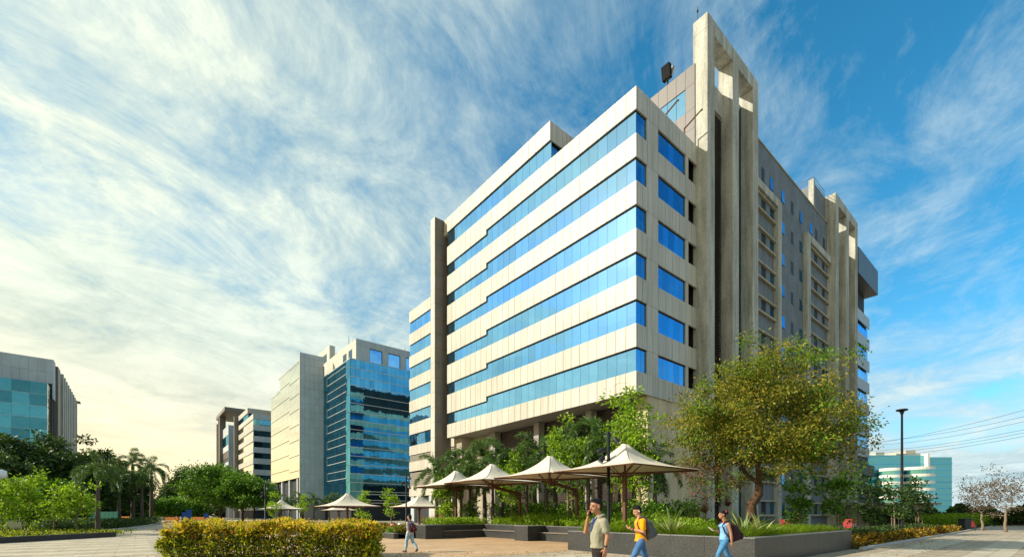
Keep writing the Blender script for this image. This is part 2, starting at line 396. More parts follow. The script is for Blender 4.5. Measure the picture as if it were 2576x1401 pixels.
M['leaf_olive'] = foliage('leaf_olive', [(0.09, 0.125, 0.014), (0.20, 0.235, 0.024), (0.33, 0.32, 0.035), (0.40, 0.30, 0.05), (0.14, 0.20, 0.02), (0.045, 0.07, 0.01)], 0.45)
M['leaf_red'] = foliage('leaf_reddish', [(0.20, 0.07, 0.045), (0.24, 0.11, 0.06), (0.15, 0.11, 0.04)], 0.3)
M['leaf_lime'] = foliage('leaf_lime', [(0.161, 0.299, 0.014), (0.253, 0.414, 0.021), (0.368, 0.506, 0.034), (0.115, 0.230, 0.014)], 0.45)
M['leaf_mid'] = foliage('leaf_mid_green', [(0.068, 0.176, 0.016), (0.135, 0.297, 0.020), (0.216, 0.392, 0.027), (0.041, 0.108, 0.014)], 0.38)
M['leaf_dark'] = foliage('leaf_dark_green', [(0.021, 0.053, 0.012), (0.045, 0.098, 0.018), (0.083, 0.143, 0.024), (0.030, 0.068, 0.018)], 0.25)
M['leaf_canopy'] = foliage('leaf_canopy', [(0.064, 0.160, 0.016), (0.120, 0.256, 0.019), (0.192, 0.352, 0.026), (0.032, 0.088, 0.013)], 0.33)
M['leaf_palm'] = foliage('leaf_palm', [(0.028, 0.07, 0.018), (0.06, 0.14, 0.024), (0.11, 0.21, 0.03), (0.17, 0.28, 0.04), (0.02, 0.045, 0.014)], 0.3, 0.4, 0.5)
M['leaf_hedge'] = foliage('leaf_hedge_green', [(0.045, 0.08, 0.008), (0.16, 0.24, 0.010), (0.32, 0.40, 0.016), (0.46, 0.46, 0.018), (0.028, 0.05, 0.006)], 0.42)
M['leaf_flush'] = foliage('leaf_hedge_flush', [(0.60, 0.40, 0.02), (0.66, 0.52, 0.03), (0.64, 0.27, 0.04), (0.50, 0.50, 0.03), (0.68, 0.36, 0.16), (0.40, 0.46, 0.02), (0.55, 0.48, 0.03)], 0.42)
M['leaf_croton'] = foliage('leaf_croton', [(0.40, 0.24, 0.01), (0.20, 0.11, 0.012), (0.06, 0.05, 0.012), (0.10, 0.03, 0.012), (0.10, 0.12, 0.014), (0.55, 0.36, 0.02)], 0.25)
M['leaf_grass'] = foliage('leaf_grass', [(0.121, 0.220, 0.013), (0.209, 0.330, 0.018), (0.297, 0.396, 0.022), (0.077, 0.143, 0.011)], 0.4)
M['leaf_agave'] = foliage('leaf_agave', [(0.10, 0.18, 0.06), (0.30, 0.34, 0.12), (0.40, 0.40, 0.17), (0.16, 0.24, 0.07)], 0.2)
M['leaf_cordy'] = foliage('leaf_cordyline', [(0.10, 0.03, 0.03), (0.16, 0.06, 0.04), (0.20, 0.11, 0.06), (0.07, 0.03, 0.025)], 0.25)
M['leaf_dry'] = foliage('leaf_dry', [(0.13, 0.10, 0.075), (0.19, 0.15, 0.12), (0.07, 0.05, 0.035), (0.23, 0.17, 0.15)], 0.25)
M['leaf_orange'] = foliage('leaf_orange', [(0.40, 0.20, 0.03), (0.30, 0.15, 0.05), (0.28, 0.22, 0.05)], 0.3)
M['flower_pink'] = plain('flower_pink', (0.75, 0.22, 0.22), 0.7)
M['skin'] = plain('skin', (0.36, 0.175, 0.095), 0.55, 0, 0.35, 0.06, 12.0)
M['skin_light'] = plain('skin_light', (0.48, 0.25, 0.15), 0.55, 0, 0.35, 0.06, 12.0)
M['hair'] = plain('hair_black', (0.008, 0.006, 0.006), 0.6, 0, 0.2, 0.3, 60.0)
M['shirt_khaki'] = plain('shirt_khaki', (0.27, 0.26, 0.185), 0.85, 0, 0.2, 0.16, 13.0, 0.7)
M['shirt_orange'] = plain('shirt_orange', (0.80, 0.30, 0.006), 0.85, 0, 0.2, 0.14, 13.0, 0.6)
M['top_blue'] = plain('top_light_blue', (0.17, 0.36, 0.62), 0.85, 0, 0.2, 0.12, 9.0, 0.3)
M['jeans'] = plain('jeans_blue', (0.055, 0.13, 0.27), 0.9, 0, 0.2, 0.45, 5.0, 0.3)
M['leggings'] = plain('leggings_blue', (0.06, 0.19, 0.36), 0.8, 0, 0.2, 0.2, 5.0)
M['jeans_pale'] = plain('jeans_pale', (0.34, 0.48, 0.56), 0.9, 0, 0.2, 0.2, 6.0, 0.2)
M['trousers_black'] = plain('trousers_black', (0.020, 0.015, 0.016), 0.85, 0, 0.2, 0.3, 7.0, 0.2)
M['stripe'] = stripes('striped_knit', (0.60, 0.58, 0.60), (0.025, 0.025, 0.05), 19.0)
M['bag_grey'] = plain('bag_grey', (0.085, 0.09, 0.105), 0.8, 0, 0.3, 0.35, 7.0)
M['bag_purple'] = plain('bag_purple', (0.030, 0.008, 0.016), 0.75, 0, 0.3, 0.35, 7.0)
M['bag_maroon'] = plain('bag_maroon', (0.10, 0.012, 0.020), 0.75, 0, 0.3, 0.3, 9.0)
M['black'] = plain('black_plastic', (0.012, 0.012, 0.013), 0.4)
M['white'] = plain('white_plastic', (0.75, 0.75, 0.75), 0.4)
M['shoe'] = plain('shoe_brown', (0.06, 0.03, 0.016), 0.6)
M['lanyard'] = plain('lanyard_blue', (0.02, 0.06, 0.25), 0.6)
M['red'] = plain('red_paint', (0.33, 0.02, 0.02), 0.5)
M['red_tie'] = plain('red_hair_tie', (0.75, 0.02, 0.02), 0.5)
M['blue_paint'] = plain('blue_paint', (0.02, 0.09, 0.36), 0.5)
M['orange_paint'] = plain('orange_paint', (0.62, 0.20, 0.012), 0.6)
M['green_sheet'] = plain('green_sheet', (0.01, 0.22, 0.15), 0.6)
M['bin_dark'] = plain('bin_dark', (0.03, 0.04, 0.055), 0.6)
M['wall_low'] = concrete('low_wall', (0.40, 0.36, 0.27), 0.4)
M['seam'] = plain('seam_fabric', (0.42, 0.37, 0.29), 0.8)
M['glass_petrol'] = glass('glass_petrol', (0.07, 0.27, 0.33), 0.02, 0.85, inner=(0.004, 0.02, 0.02), wav=0.03, var=0.3)

# ------------------------------------------------------------------ ground
def sheet(name, poly, z, mat, label=None):
    m = MB(); m.add([(p[0], p[1], z) for p in poly], [tuple(range(len(poly)))])
    return tag(m.build(name, mat), label, kind='structure')
def rspoly(pts): return [tuple(rs(r, s))[:2] for r, s in pts]
sheet('ground', [(-3500, -800), (3500, -800), (3500, 5000), (-3500, 5000)], -0.012, M['earth'])
paving = sheet('paving', rspoly([(-60, -62), (90, -62), (90, -17.0), (-2.5, -17.0), (-2.5, 160), (-75, 160), (-75, -20)]), -0.006, M['pave'])
sheet('plaza', rspoly([(-31, -9.3), (-17.9, -9.3), (-14.0, -9.3), (-14.0, 2.6), (-17.9, 2.6), (-17.9, 15), (-31, 15)]), -0.001, M['plaza'])
sheet('road', [(-27.0, 33.6), (-19.6, 33.0), (-20.5, 44), (-29, 60), (-44, 96), (-60, 140), (-72, 140), (-56, 92), (-44, 62), (-33, 46)], -0.001, M['asphalt'])

def build_pavers():
    """the nearest paving slabs one by one, laid on the campus grid"""
    cand = []
    W, H = 1.2, 0.6
    for i in range(-60, 90):
        for j in range(-110, 80):
            s0 = j * H; off = 0.6 if j % 2 else 0.0
            r0 = i * W + off
            if s0 > -17.2 and r0 > -19.2 and r0 < 200 and s0 < 30: continue          # planter and plaza
            if s0 + H > -9.3 and -32.2 < r0 < -17.0 and s0 < 15: continue
            p = rs(r0 + W / 2, s0 + H / 2)
            if p.y < 6: continue
            u, v = project(p)
            if not (-40 < u < 2620 and v < 1412): continue
            if 300 < u < 960 and v > 1340 and -12.9 < p.x < -4.6: continue     # under the hedge
            if p.x < -25.8 and p.y > 24: continue
            cand.append((p.y, r0, s0, j))
    cand.sort()
    for y, r0, s0, j in cand[:300]:
        p = rs(r0 + W / 2, s0 + H / 2)
        mat = M['paver_a'] if (j // 2) % 2 == 0 else M['paver_b']
        o = slab('paver', mat, paving, -.5, .5, -.5, .5, -.5, .5)
        o.location = (p.x, p.y, -0.014); o.rotation_euler = (0, 0, CANG); o.scale = (W - 0.014, H - 0.014, 0.03)
build_pavers()

# ------------------------------------------------------------------ main building
ZB = -0.1
SILL = [13.68 + 3.988 * k for k in range(6)]
TOPZ = 37.55
def facade_left(B, x, y0, y1, sills, hgt, bands, panel, pane, mats, step=None, n=None, gap=0.05, jit=0.0025):
    """bands of panels and strips of panes on a plane x = const facing -x"""
    ny = n
    for i in range(ny):
        a = y0 + (y1 - y0) * i / ny; b = y0 + (y1 - y0) * (i + 1) / ny
        for z0, z1 in bands: slab(panel, mats[0], B, x, x + 0.14, a + gap / 2, b - gap / 2, z0, z1)
        for z in sills: slab(pane, mats[1], B, x + 0.15, x + 0.18, max(a, .15) + 0.012, b - 0.012, z + .012, z + hgt - 0.15, jit)
def bands_for(sills, hgt, bottom, top):
    out = [(bottom, sills[0])]
    for a, b in zip(sills, sills[1:]): out.append((a + hgt, b))
    out.append((sills[-1] + hgt, top)); return out

def main_building():
    B = thing('office_building', 'nine storey cream office block with blue ribbon windows and a tall concrete frame', 'building', rs(0, 0, ZB), CANG)
    # dark volume behind the skin
    m = MB(); m.box(0.45, 8.3, 0.45, 30.1, 12.05, 37.2); m.box(8.3, 10.2, 1.8, 30.1, 12.05, 37.2); m.box(10.2, 71, 0.6, 30.1, 0, 45.2); m.box(0.45, 9.85, 10.75, 30.0, 37.2, 41.2); m.build('inner_core', M['dark'], B)
    # left facade
    hb = bands_for(SILL, 2.03, 11.9, TOPZ); hb2 = bands_for(SILL, 1.5, 11.9, 37.55)
    facade_left(B, 0, 0, 21.24, SILL, 2.03, hb, 'cladding_panel', 'window_pane', (M['clad'], M['glass_blue']), n=20)
    facade_left(B, 0, 21.24, 30.13, SILL, 1.5, hb2, 'cladding_panel', 'window_pane', (M['clad'], M['glass_blue']), n=8)
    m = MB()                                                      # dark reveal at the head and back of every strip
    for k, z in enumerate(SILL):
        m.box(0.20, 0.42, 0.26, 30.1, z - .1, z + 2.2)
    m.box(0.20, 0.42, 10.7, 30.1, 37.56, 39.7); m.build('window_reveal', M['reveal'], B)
    # penthouse storey over the left part
    facade_left(B, 0, 10.31, 30.13, [37.62], 1.9, [(39.55, 41.46)], 'cladding_panel', 'window_pane', (M['clad'], M['glass_blue']), n=18)
    for i in range(6):
        a = 0.16 + i * 1.6; slab('cladding_panel', M['clad'], B, a, a + 1.57, 10.31, 10.45, 39.55, 41.46)
        slab('window_pane', M['glass_deep'], B, a + .14, a + 1.56, 10.6, 10.63, 37.6, 39.6, 0.002)
    m = MB(); m.box(0.02, 9.8, 10.33, 30.1, 41.40, 41.452); m.box(0.02, 9.85, 0.02, 10.3, 37.40, 37.53); m.build('roof', M['clad_grey'], B)
    # right facade: bands, corner window, pier, second window, recess
    edges = [0.0, .85, 1.55, 2.39, 3.23, 4.38, 5.53, 6.68, 7.82, 8.85, 9.87]
    for z0, z1 in hb:
        for a, b in zip(edges, edges[1:]): slab('cladding_panel', M['clad'], B, max(a, .145) + .02, b - .02, 0, 0.14, z0, z1)
    for z in SILL:
        for a, b in ((0.03, .78), (.80, 1.53)): slab('window_pane', M['glass_deep'], B, a + (.13 if a < .1 else 0), b, 0.15, 0.18, z + .012, z + 1.88, 0.003)
        for a, b in ((1.55, 2.38), (2.40, 3.23)): slab('pier_panel', M['clad'], B, a, b, 0.012, 0.13, z + 0.012, z + 2.018)
        for k in range(5):
            a = 3.26 + k * .914; slab('window_pane', M['glass_deep'], B, a, a + .90, 0.15, 0.18, z + .012, z + 1.88, 0.003)
        slab('pier_panel', M['clad'], B, 7.84, 8.32, 0.012, 0.13, z + 0.012, z + 2.018)
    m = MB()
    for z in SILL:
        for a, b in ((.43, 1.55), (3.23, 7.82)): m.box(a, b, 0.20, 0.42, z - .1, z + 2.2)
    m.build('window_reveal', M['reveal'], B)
    m = MB(); m.box(8.3, 9.9, 1.5, 1.7, 11.9, 37.3)
    for z in SILL: m.box(8.3, 9.9, .14, 1.5, z - .25, z - .05)
    m.build('recess_wall', M['render_buff'], B)
    # soffit and recessed ground floors
    m = MB(); m.box(0.14, 3.4, 0.14, 30.1, 11.92, 12.02); m.build('soffit', M['clad_grey'], B)
    m = MB(); m.box(1.8, 9.9, 0.12, 1.35, -.2, 11.9); m.build('base_wall', M['render_buff'], B)
    m = MB(); m.box(2.9, 9, 23.6, 30.1, -.2, 11.9); m.box(1.1, 2.9, 28.2, 30.1, -.2, 11.9); m.build('base_wall', M['wall_low'], B)
    for a, b in ((6.8, 7.6), (14.4, 15.2), (22.4, 23.6)):
        slab('column', M['clad_grey'], B, 2.2, 3.1, a, b, -.2, 11.9)
    m = MB(); m.box(3.5, 3.6, 1.35, 23.6, -.2, 11.9); m.build('louver_backing', M['dark'], B)
    mm = None
    for a, b in ((1.37, 6.78), (7.62, 14.38), (15.22, 22.38)):
        for k in range(58):
            z = 0.3 + k * 0.2
            o = slab('louver_slat', M['louver_brown'], B, 3.2, 3.42, a, b, z, z + 0.13); o.rotation_euler = (0, math.radians(-24), 0)
    # left pylon of stacked panels, with bracket
    z = 0.0; k = 0
    while z < 41.5:
        z1 = min(z + 2.0, 41.52)
        slab('pylon_panel', M['clad'], B, -1.44, -1.38, 30.92, 31.97, z, z1 - 0.03)
        for a, b in ((-1.37, -.12), (-.10, 1.12)): slab('pylon_panel', M['clad_brown'], B, a, b, 30.93, 30.99, z, z1 - 0.03)  # side turned from the sun: its shade painted with darker cladding
        z = z1
    m = MB(); m.box(-1.38, 1.12, 31.0, 31.95, 0, 41.45); m.build('pylon_core', M['clad_grey'], B)
    m = MB(); m.box(-.02, 1.2, 30.16, 30.90, 39.3, 41.44); m.build('bracket', M['clad'], B)
    # rear wing
    hw = bands_for(SILL, 2.03, 12.07, 37.62) + [(9.2, 10.85)]
    facade_left(B, 5.3, 31.95, 51.6, SILL, 2.03, hw, 'wing_panel', 'window_pane', (M['clad'], M['glass_blue']), n=18)
    m = MB(); m.box(5.75, 20, 31.95, 51.5, 0, 37.3); m.build('wing_core', M['dark'], B)
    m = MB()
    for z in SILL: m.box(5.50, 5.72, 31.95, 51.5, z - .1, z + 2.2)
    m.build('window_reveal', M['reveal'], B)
    for z0, z1 in ((10.85, 12.05), (6.6, 9.15)):
        k = 0
        while z0 + k * .3 < z1 - .2:
            o = slab('wing_louver_slat', M['louver_pale'], B, 5.42, 5.6, 31.95, 51.5, z0 + k * .3, z0 + k * .3 + .22); o.rotation_euler = (0, math.radians(-20), 0); k += 1
    m = MB(); m.box(5.3, 5.44, 32, 51.6, 4.8, 6.55); m.build('wing_base_band', M['clad'], B)
    for y in (36.5, 43.5, 50): slab('column', M['clad_pale'], B, 5.4, 6.2, y, y + 1.2, 0, 4.8)

    # rear faces, seen mirrored in the glass tower
    for z0, z1 in hb:
        slab('rear_band', M['clad'], B, 5.5, 20, 51.5, 51.62, z0, z1); slab('rear_band', M['clad'], B, 20, 71, 30.1, 30.25, z0, z1)
    for z in SILL:
        slab('rear_window', M['glass_blue'], B, 5.7, 20, 51.5, 51.55, z, z + 2.03); slab('rear_window', M['glass_blue'], B, 20, 71, 30.1, 30.16, z, z + 2.03)
    slab('rear_base', M['wall_low'], B, 5.8, 20, 51.5, 51.58, 0, 11.9)
    # upper block behind the frame
    m = MB(); m.box(9.92, 48.6, 0.25, 24, 37.0, 45.5); m.build('upper_block', M['clad_grey'], B)
    zs = [37.4, 39.5, 41.45, 43.85, 45.75]
    for j in range(12):
        a = 0.18 + j * 1.0
        for z0, z1 in zip(zs, zs[1:]):
            if z0 == 41.45 and 1 <= j <= 4:
                slab('penthouse_pane', M['glass_blue'], B, 9.86, 9.89, a + .02, a + .98, z0, z1, 0.002); continue
            slab('penthouse_panel', M['clad_penthouse'], B, 9.80, 9.91, a, a + .97, z0, z1 - .025)
    # concrete frame: three pylons under one beam (twice along the flank)
    def frame(r0):
        w = 1.4; rr = [r0, r0 + 5.2, r0 + 10.0]
        for r in rr:
            m = MB(); m.box(r, r + w, -1.08, 0.42, -.2, 48.36); o = m.build('pylon', M['concrete'], B); bev(o, .04)
        m = MB(); m.box(r0, rr[2] + w, -1.08, 0.42, 48.36, 49.8); o = m.build('frame_beam', M['concrete'], B); bev(o, .04)
        return rr
    def bev(o, w):
        b = o.modifiers.new('bevel', 'BEVEL'); b.width = w; b.segments = 2
    r1 = frame(9.9); r2 = frame(48.5)
    m = MB(); m.box(11.32, 15.08, .0, .3, 43.1, 45.6); m.build('frame_lintel', M['concrete'], B)
    m = MB(); m.box(11.32, 15.08, .44, .6, 0, 43.1); m.build('louver_backing', M['dark'], B)
    for k in range(148):
        z = 2.6 + k * .273
        o = slab('tower_slat', M['louver'], B, 11.32, 15.08, .06, .30, z, z + .05); o.rotation_euler = (math.radians(28), 0, 0)
    z = 0.
    while z < 47:
        slab('slot_pane', M['glass_dark'], B, 16.52, 19.88, .2, .26, z + .03, min(z + 3.95, 47.2)); z += 3.99
    m = MB(); m.box(16.5, 19.9, .27, .4, 0, 47.2); m.build('slot_backing', M['dark'], B)
    # rendered flank wall with surrounds and windows
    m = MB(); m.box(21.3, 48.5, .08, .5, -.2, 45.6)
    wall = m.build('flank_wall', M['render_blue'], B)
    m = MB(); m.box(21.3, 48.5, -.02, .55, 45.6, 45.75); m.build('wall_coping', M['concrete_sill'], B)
    def hole(r, z, kind):
        if kind == 'd':
            m = MB(); m.box(r, r + 1.02, .055, .075, z, z + 1.55); o = m.build('vent_window', M['reveal'], B)
            m = MB(); m.box(r + .72, r + 1.02, .03, .05, z + .02, z + 1.53); m.build('window_shutter', M['render_blue'], o)
        else:
            o = slab('flank_pane', M['glass_deep'], B, r + .03, r + .99, .03, .06, z + .03, z + 1.52)
            o.rotation_euler = (math.radians(-3), 0, math.radians(random.uniform(-3, 3)))
    for k in range(11):
        z = 41.35 - 3.988 * k
        if z < 0.5: break
        for r, kd in ((30.96, 'b'), (34.2, 'd'), (37.2, 'b')): hole(r, z, kd)
    for r, kd in ((25.0, 'd'), (27.33, 'b'), (41.1, 'b'), (43.4, 'd'), (46.7, 'd')): hole(r, 41.35, kd)
    def surround(ra, rb, posts, wins):
        m = MB(); m.box(ra, rb, -.5, .07, 38.9 + .45, 40.3); m.build('surround_beam', M['concrete'], B)
        for a, b in posts: slab('surround_post', M['concrete'], B, a, b, -.5, .07, -.2, 39.35)
        ia = ra + (1.3 if len(posts) and posts[0][0] == ra else 0); ib = rb - (1.06 if len(posts) and posts[-1][1] == rb else 0)
        for k in range(10):
            z = 37.4 - 3.988 * k
            if z < -1: break
            slab('sill', M['concrete_sill'], B, ia, ib, -.26, .07, z - .12, z + .12)
            slab('sill', M['concrete_sill'], B, ia, ib, -.26, .07, z + 1.62, z + 1.84)
            m = MB(); m.box(ia, ib, .04, .076, z + .12, z + 1.62); m.build('window_band', M['dark'], B)
            for r0_, r1_, kd in wins:
                if kd == 'p': slab('infill_panel', M['render_blue'], B, r0_, r1_, -.02, .035, z + .12, z + 1.62)
                elif kd == 'g': slab('flank_pane', M['glass_deep'], B, r0_, r1_, -.01, .02, z + .16, z + 1.58, .01)
    surround(21.4, 29.56, [(28.5, 29.56)], [(21.4, 24.7, 'p'), (26.0, 27.2, 'p'), (27.25, 28.3, 'g')])
    surround(38.5, 48.5, [(38.5, 39.8)], [(39.85, 40.8, 'g'), (40.9, 42.6, 'p'), (44.0, 46.0, 'p'), (47.2, 48.5, 'p')])
    # stair core above the roof with railing
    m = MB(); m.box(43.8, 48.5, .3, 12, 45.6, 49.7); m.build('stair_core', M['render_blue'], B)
    m = MB(); m.box(43.3, 43.8, .25, .9, 45.6, 50.2); m.build('stair_core_fin', M['concrete'], B)
    m = MB()
    for z in (50.2, 50.75): m.tube([(48.5, .4, z), (43.8, .4, z), (43.8, 12, z)], .035, 5)
    for p in ((48.4, .4), (46.1, .4), (43.8, .4), (43.8, 3), (43.8, 6), (43.8, 9), (43.8, 12)): m.tube([(p[0], p[1], 49.7), (p[0], p[1], 50.75)], .03, 5)
    m.build('railing', M['steel_black'], B)
    # end bay beyond the second frame
    m = MB(); m.box(59.9, 72.2, -1.2, 6, 41.6, 45.9); m.build('canopy_box', M['clad_steel'], B)
    for z0, z1 in hb:
        for k in range(6): slab('end_panel', M['clad_pale'], B, 60 + k * 2, 61.97 + k * 2, 0, .14, z0, z1)
    for z in SILL:
        for k in range(6): slab('end_pane', M['glass_blue'], B, 60 + k * 2 + .02, 62 + k * 2 - .02, .3, .33, z - .1, z + 2.1, .002)
    m = MB(); m.box(59.9, 71.9, .45, 30, 11.9, 37.4); m.build('end_core', M['dark'], B)
    m = MB(); m.box(59.9, 71.9, .2, 30, -.2, 12.0); m.box(60, 74.5, -.3, 3, 4.6, 6.6); m.box(60, 74, -.3, 3, 8.6, 10.6); m.build('end_base', M['render_blue'], B)
    # rooftop fittings
    d = thing('satellite_dish', 'dark dish seen edge on above the grey penthouse beside the concrete frame', 'dish', rs(9.95, 3.2, 45.75 + ZB))
    m = MB(); rings = []
    for t, zz in ((0.06, 0.0), (.5, .05), (.85, .16), (1.05, .30)): rings.append((t, zz))
    n = 20; vs = []; fs = []
    for t, zz in rings:
        for k in range(n): vs.append((zz, t * math.cos(k * 2 * math.pi / n), t * math.sin(k * 2 * math.pi / n)))
    for i in range(len(rings) - 1):
        for k in range(n): fs.append((i * n + k, i * n + (k + 1) % n, (i + 1) * n + (k + 1) % n, (i + 1) * n + k))
    m.add(vs, fs); o = m.build('reflector', M['clad_grey'], d, True); o.location = (.25, .1, 1.2); o.scale = (.7, .7, .7); o.rotation_euler = (0, math.radians(-12), math.radians(215))
    sm = o.modifiers.new('thickness', 'SOLIDIFY'); sm.thickness = .06
    m = MB(); m.box(-.22, .22, -.45, .45, .6, 1.9); o = m.build('receiver_box', M['matte_dark'], d); o.rotation_euler = (0, math.radians(-10), math.radians(40))
    m = MB(); m.tube([(0, 0, 0), (0, 0, 1.5)], .08, 8); m.build('mast', M['steel_black'], d)
    for (r, s, lab) in ((6.0, 1.5, 'upper window cleaning davit on the roof edge below the grey penthouse'), (8.6, .6, 'lower window cleaning davit on the roof edge next to the concrete frame')):
        t = thing('roof_davit', lab, 'davit', rs(r, s, 37.5 + ZB), CANG, 'roof davits')
        m = MB(); m.tube([(0, 0, 0), (0, 0, 1.5)], .06, 6); m.build('post', M['steel_brown'], t)
        m = MB(); m.tube([(0, 0, 1.4), (-.2, -1.9, 1.9)], .07, 6); m.build('arm', M['steel_brown'], t)
        m = MB(); m.ell((-.2, -1.9, 1.85), (.09, .09, .09), 8, 6); m.build('pulley', M['steel_brown'], t)
    a = thing('lightning_rod', 'thin lightning rod standing on the top corner of the concrete frame', 'rod', rs(10.2, .1, 49.8 + ZB))
    m = MB(); m.tube([(0, 0, 0), (0, 0, 1.6)], .035, 6); m.build('mast', M['steel_black'], a)
    m = MB(); m.tube([(0, 0, 1.1), (0, 0, 1.25)], .09, 8); m.build('collar', M['steel_black'], a)
    return B
main_building()

# ------------------------------------------------------------------ blue glass building
def glass_building():
    B = thing('glass_office_building', 'dark teal glass office tower with pale panel slab and mirrored golden flank', 'building', rs(5.4, 80.8, ZB), CANG)
    L = lambda r, s: (r - 5.4, s - 80.8)
    # right face panes
    z0, dz = 4.9, 2.015
    rows = 16; top = z0 + rows * dz
    m = MB(); m.box(.3, 35, .3, 48, 0, top - .1); m.box(-5.6, .3, 19.5, 50, 10.9, 36.3); m.box(-5.6, .3, 19.5, 40, 36.3, 40.2); m.box(-5.0, 10, 21, 49, 0, 11); m.build('inner_core', M['dark'], B)
    for j in range(rows):
        a, b = z0 + j * dz, z0 + (j + 1) * dz
        for i in range(14): slab('glass_pane', M['glass_teal'], B, .1 + i * 1.1, .1 + (i + 1) * 1.1 - .03, 0, .06, a + .08, b - .05, 0.002)
        slab('transom', M['trim'], B, -.02, 15.6, -.06, .04, a - .05, a + .07)
    m = MB(); m.box(15.6, 35, 0, .1, z0, top); m.build('glass_end', M['glass_teal'], B)
    for j in range(rows // 2):
        a, b = z0 + j * 2 * dz, z0 + (j + 1) * 2 * dz
        for i in range(12): slab('side_pane', M['glass_teal'], B, 0, .06, .12 + i * 1.59, .12 + (i + 1) * 1.59 - .03, a + .03, b - .03, 0.003)
        if 1 <= j:
            z = a + 1.0
            for q in ((2.6, 16.2, z, z + .09), (2.6, 16.2, z + 1.9, z + 1.97)): slab('transom', M['trim'], B, -.09, -.01, q[0], q[1], q[2], q[3])
            slab('mullion', M['trim'], B, -.09, -.01, 16.2, 16.3, z, z + 1.97)
    m = MB(); m.box(-.05, 15.6, -.06, .3, top - .02, top + .12); m.box(-.06, .3, -.05, 19.2, top - .02, top + .12); m.build('coping', M['trim'], B)
    for z in (1.0, 3.0):
        slab('transom', M['trim'], B, 2.0, 15, -.3, .2, z + 3.2, z + 3.35)
    m = MB(); m.box(.4, 30, .6, 20, -.2, 4.9); m.build('base_wall', M['clad_brown'], B)
    m = MB(); m.box(-4.9, .3, 18.8, 19.1, -.2, 4.2); m.build('base_panel', M['clad_grey'], B)
    # panel slab
    z = 4.2
    while z < 42.4:
        z1 = min(z + 1.96, 42.5)
        for i in range(5): slab('slab_panel', M['clad_pale'], B, -5.78 + i * 1.16, -5.78 + (i + 1) * 1.16 - .03, 19.1, 19.22, z, z1 - .035)
        z = z1
    m = MB(); m.box(-5.8, 0, 19.22, 19.6, 4.2, 42.48); m.build('slab_core', M['clad_grey'], B)
    m = MB(); m.box(-5.86, -5.80, 19.05, 19.6, 0, 42.5); m.build('slab_edge', M['clad'], B)
    # mirrored flank, its golden glow tinted into the panes
    for i in range(26):
        y0 = 19.65 + i * 1.2; ytop = 40.4 if y0 < 40 else 36.6
        z = 10.9
        for k in range(8):
            b = min(z + 3.9, ytop)
            if b <= z + .2: break
            hz = z + 2.2 + (.45 if y0 > 28.5 else 0.)
            if y0 < 28.5: hz = z + 1.75
            slab('mirror_pane', M['glass_gold_glow'], B, -5.8, -5.74, y0, y0 + 1.185, z + .02, min(hz, b) - .02, .002)
            if b > hz + .3: slab('mirror_pane', M['glass_gold_glow'], B, -5.8, -5.74, y0, y0 + 1.185, hz + .14, b, .002)
            z += 3.9
    m = MB(); m.box(-5.86, -5.7, 40, 50.9, 36.6, 36.8); m.box(-5.86, -5.7, 19.65, 41, 40.4, 40.6); m.build('flank_coping', M['clad'], B)
    for y in (22, 30, 38, 46): slab('column', M['clad_pale'], B, -5.6, -4.7, y, y + 1, 0, 10.9)
    # penthouse with square windows
    m = MB(); m.box(2.1, 30, 2.2, 30, 36.5, 42.8); m.build('penthouse', M['clad'], B)
    for i in range(14): 
        slab('penthouse_panel', M['clad_pale'], B, 2.12 + i * 1.2, 2.12 + (i + 1) * 1.2 - .03, 2.1, 2.19, 41.2, 42.85)
    for a in (5.4, 10.1, 14.8):
        slab('penthouse_window', M['glass_blue'], B, a, a + 3.0, 2.05, 2.12, 37.6, 41.0)
        slab('mullion', M['reveal'], B, a + 2.96, a + 3.1, 2.0, 2.1, 37.6, 41.05); slab('mullion', M['reveal'], B, a, a + 3, 2.0, 2.1, 40.95, 41.1)
    for a, b in ((2.1, 5.35), (8.5, 10.05), (13.2, 14.75)): slab('penthouse_panel', M['clad_pale'], B, a + .02, b, 2.1, 2.19, 37.2, 41.18)
    for y in (4.6, 8.4): slab('penthouse_window', M['glass_dark'], B, 2.02, 2.09, y, y + 2.2, 37.6, 41.0)
    m = MB(); m.box(3.1, 4.6, 24.2, 40, 40, 47.8); m.build('roof_fin', M['clad'], B)
    slab('roof_fin_window', M['glass_dark'], B, 3.0, 3.08, 26.5, 31, 43.5, 46)
    for k, (x, y) in enumerate(((4, 12), (4.6, 11.2), (16, 5))):
        m = MB(); m.tube([(x, y, 42.8), (x, y, 46.6 - k)], .06, 5); m.build('antenna', M['steel_black'], B)
    m = MB(); m.tube([(3.6, 20, 42), (3.6, 20, 44.2)], .08, 5); m.ell((3.6, 20, 44), (.4, .4, .4), 8, 6); m.build('antenna', M['steel_black'], B)
glass_building()

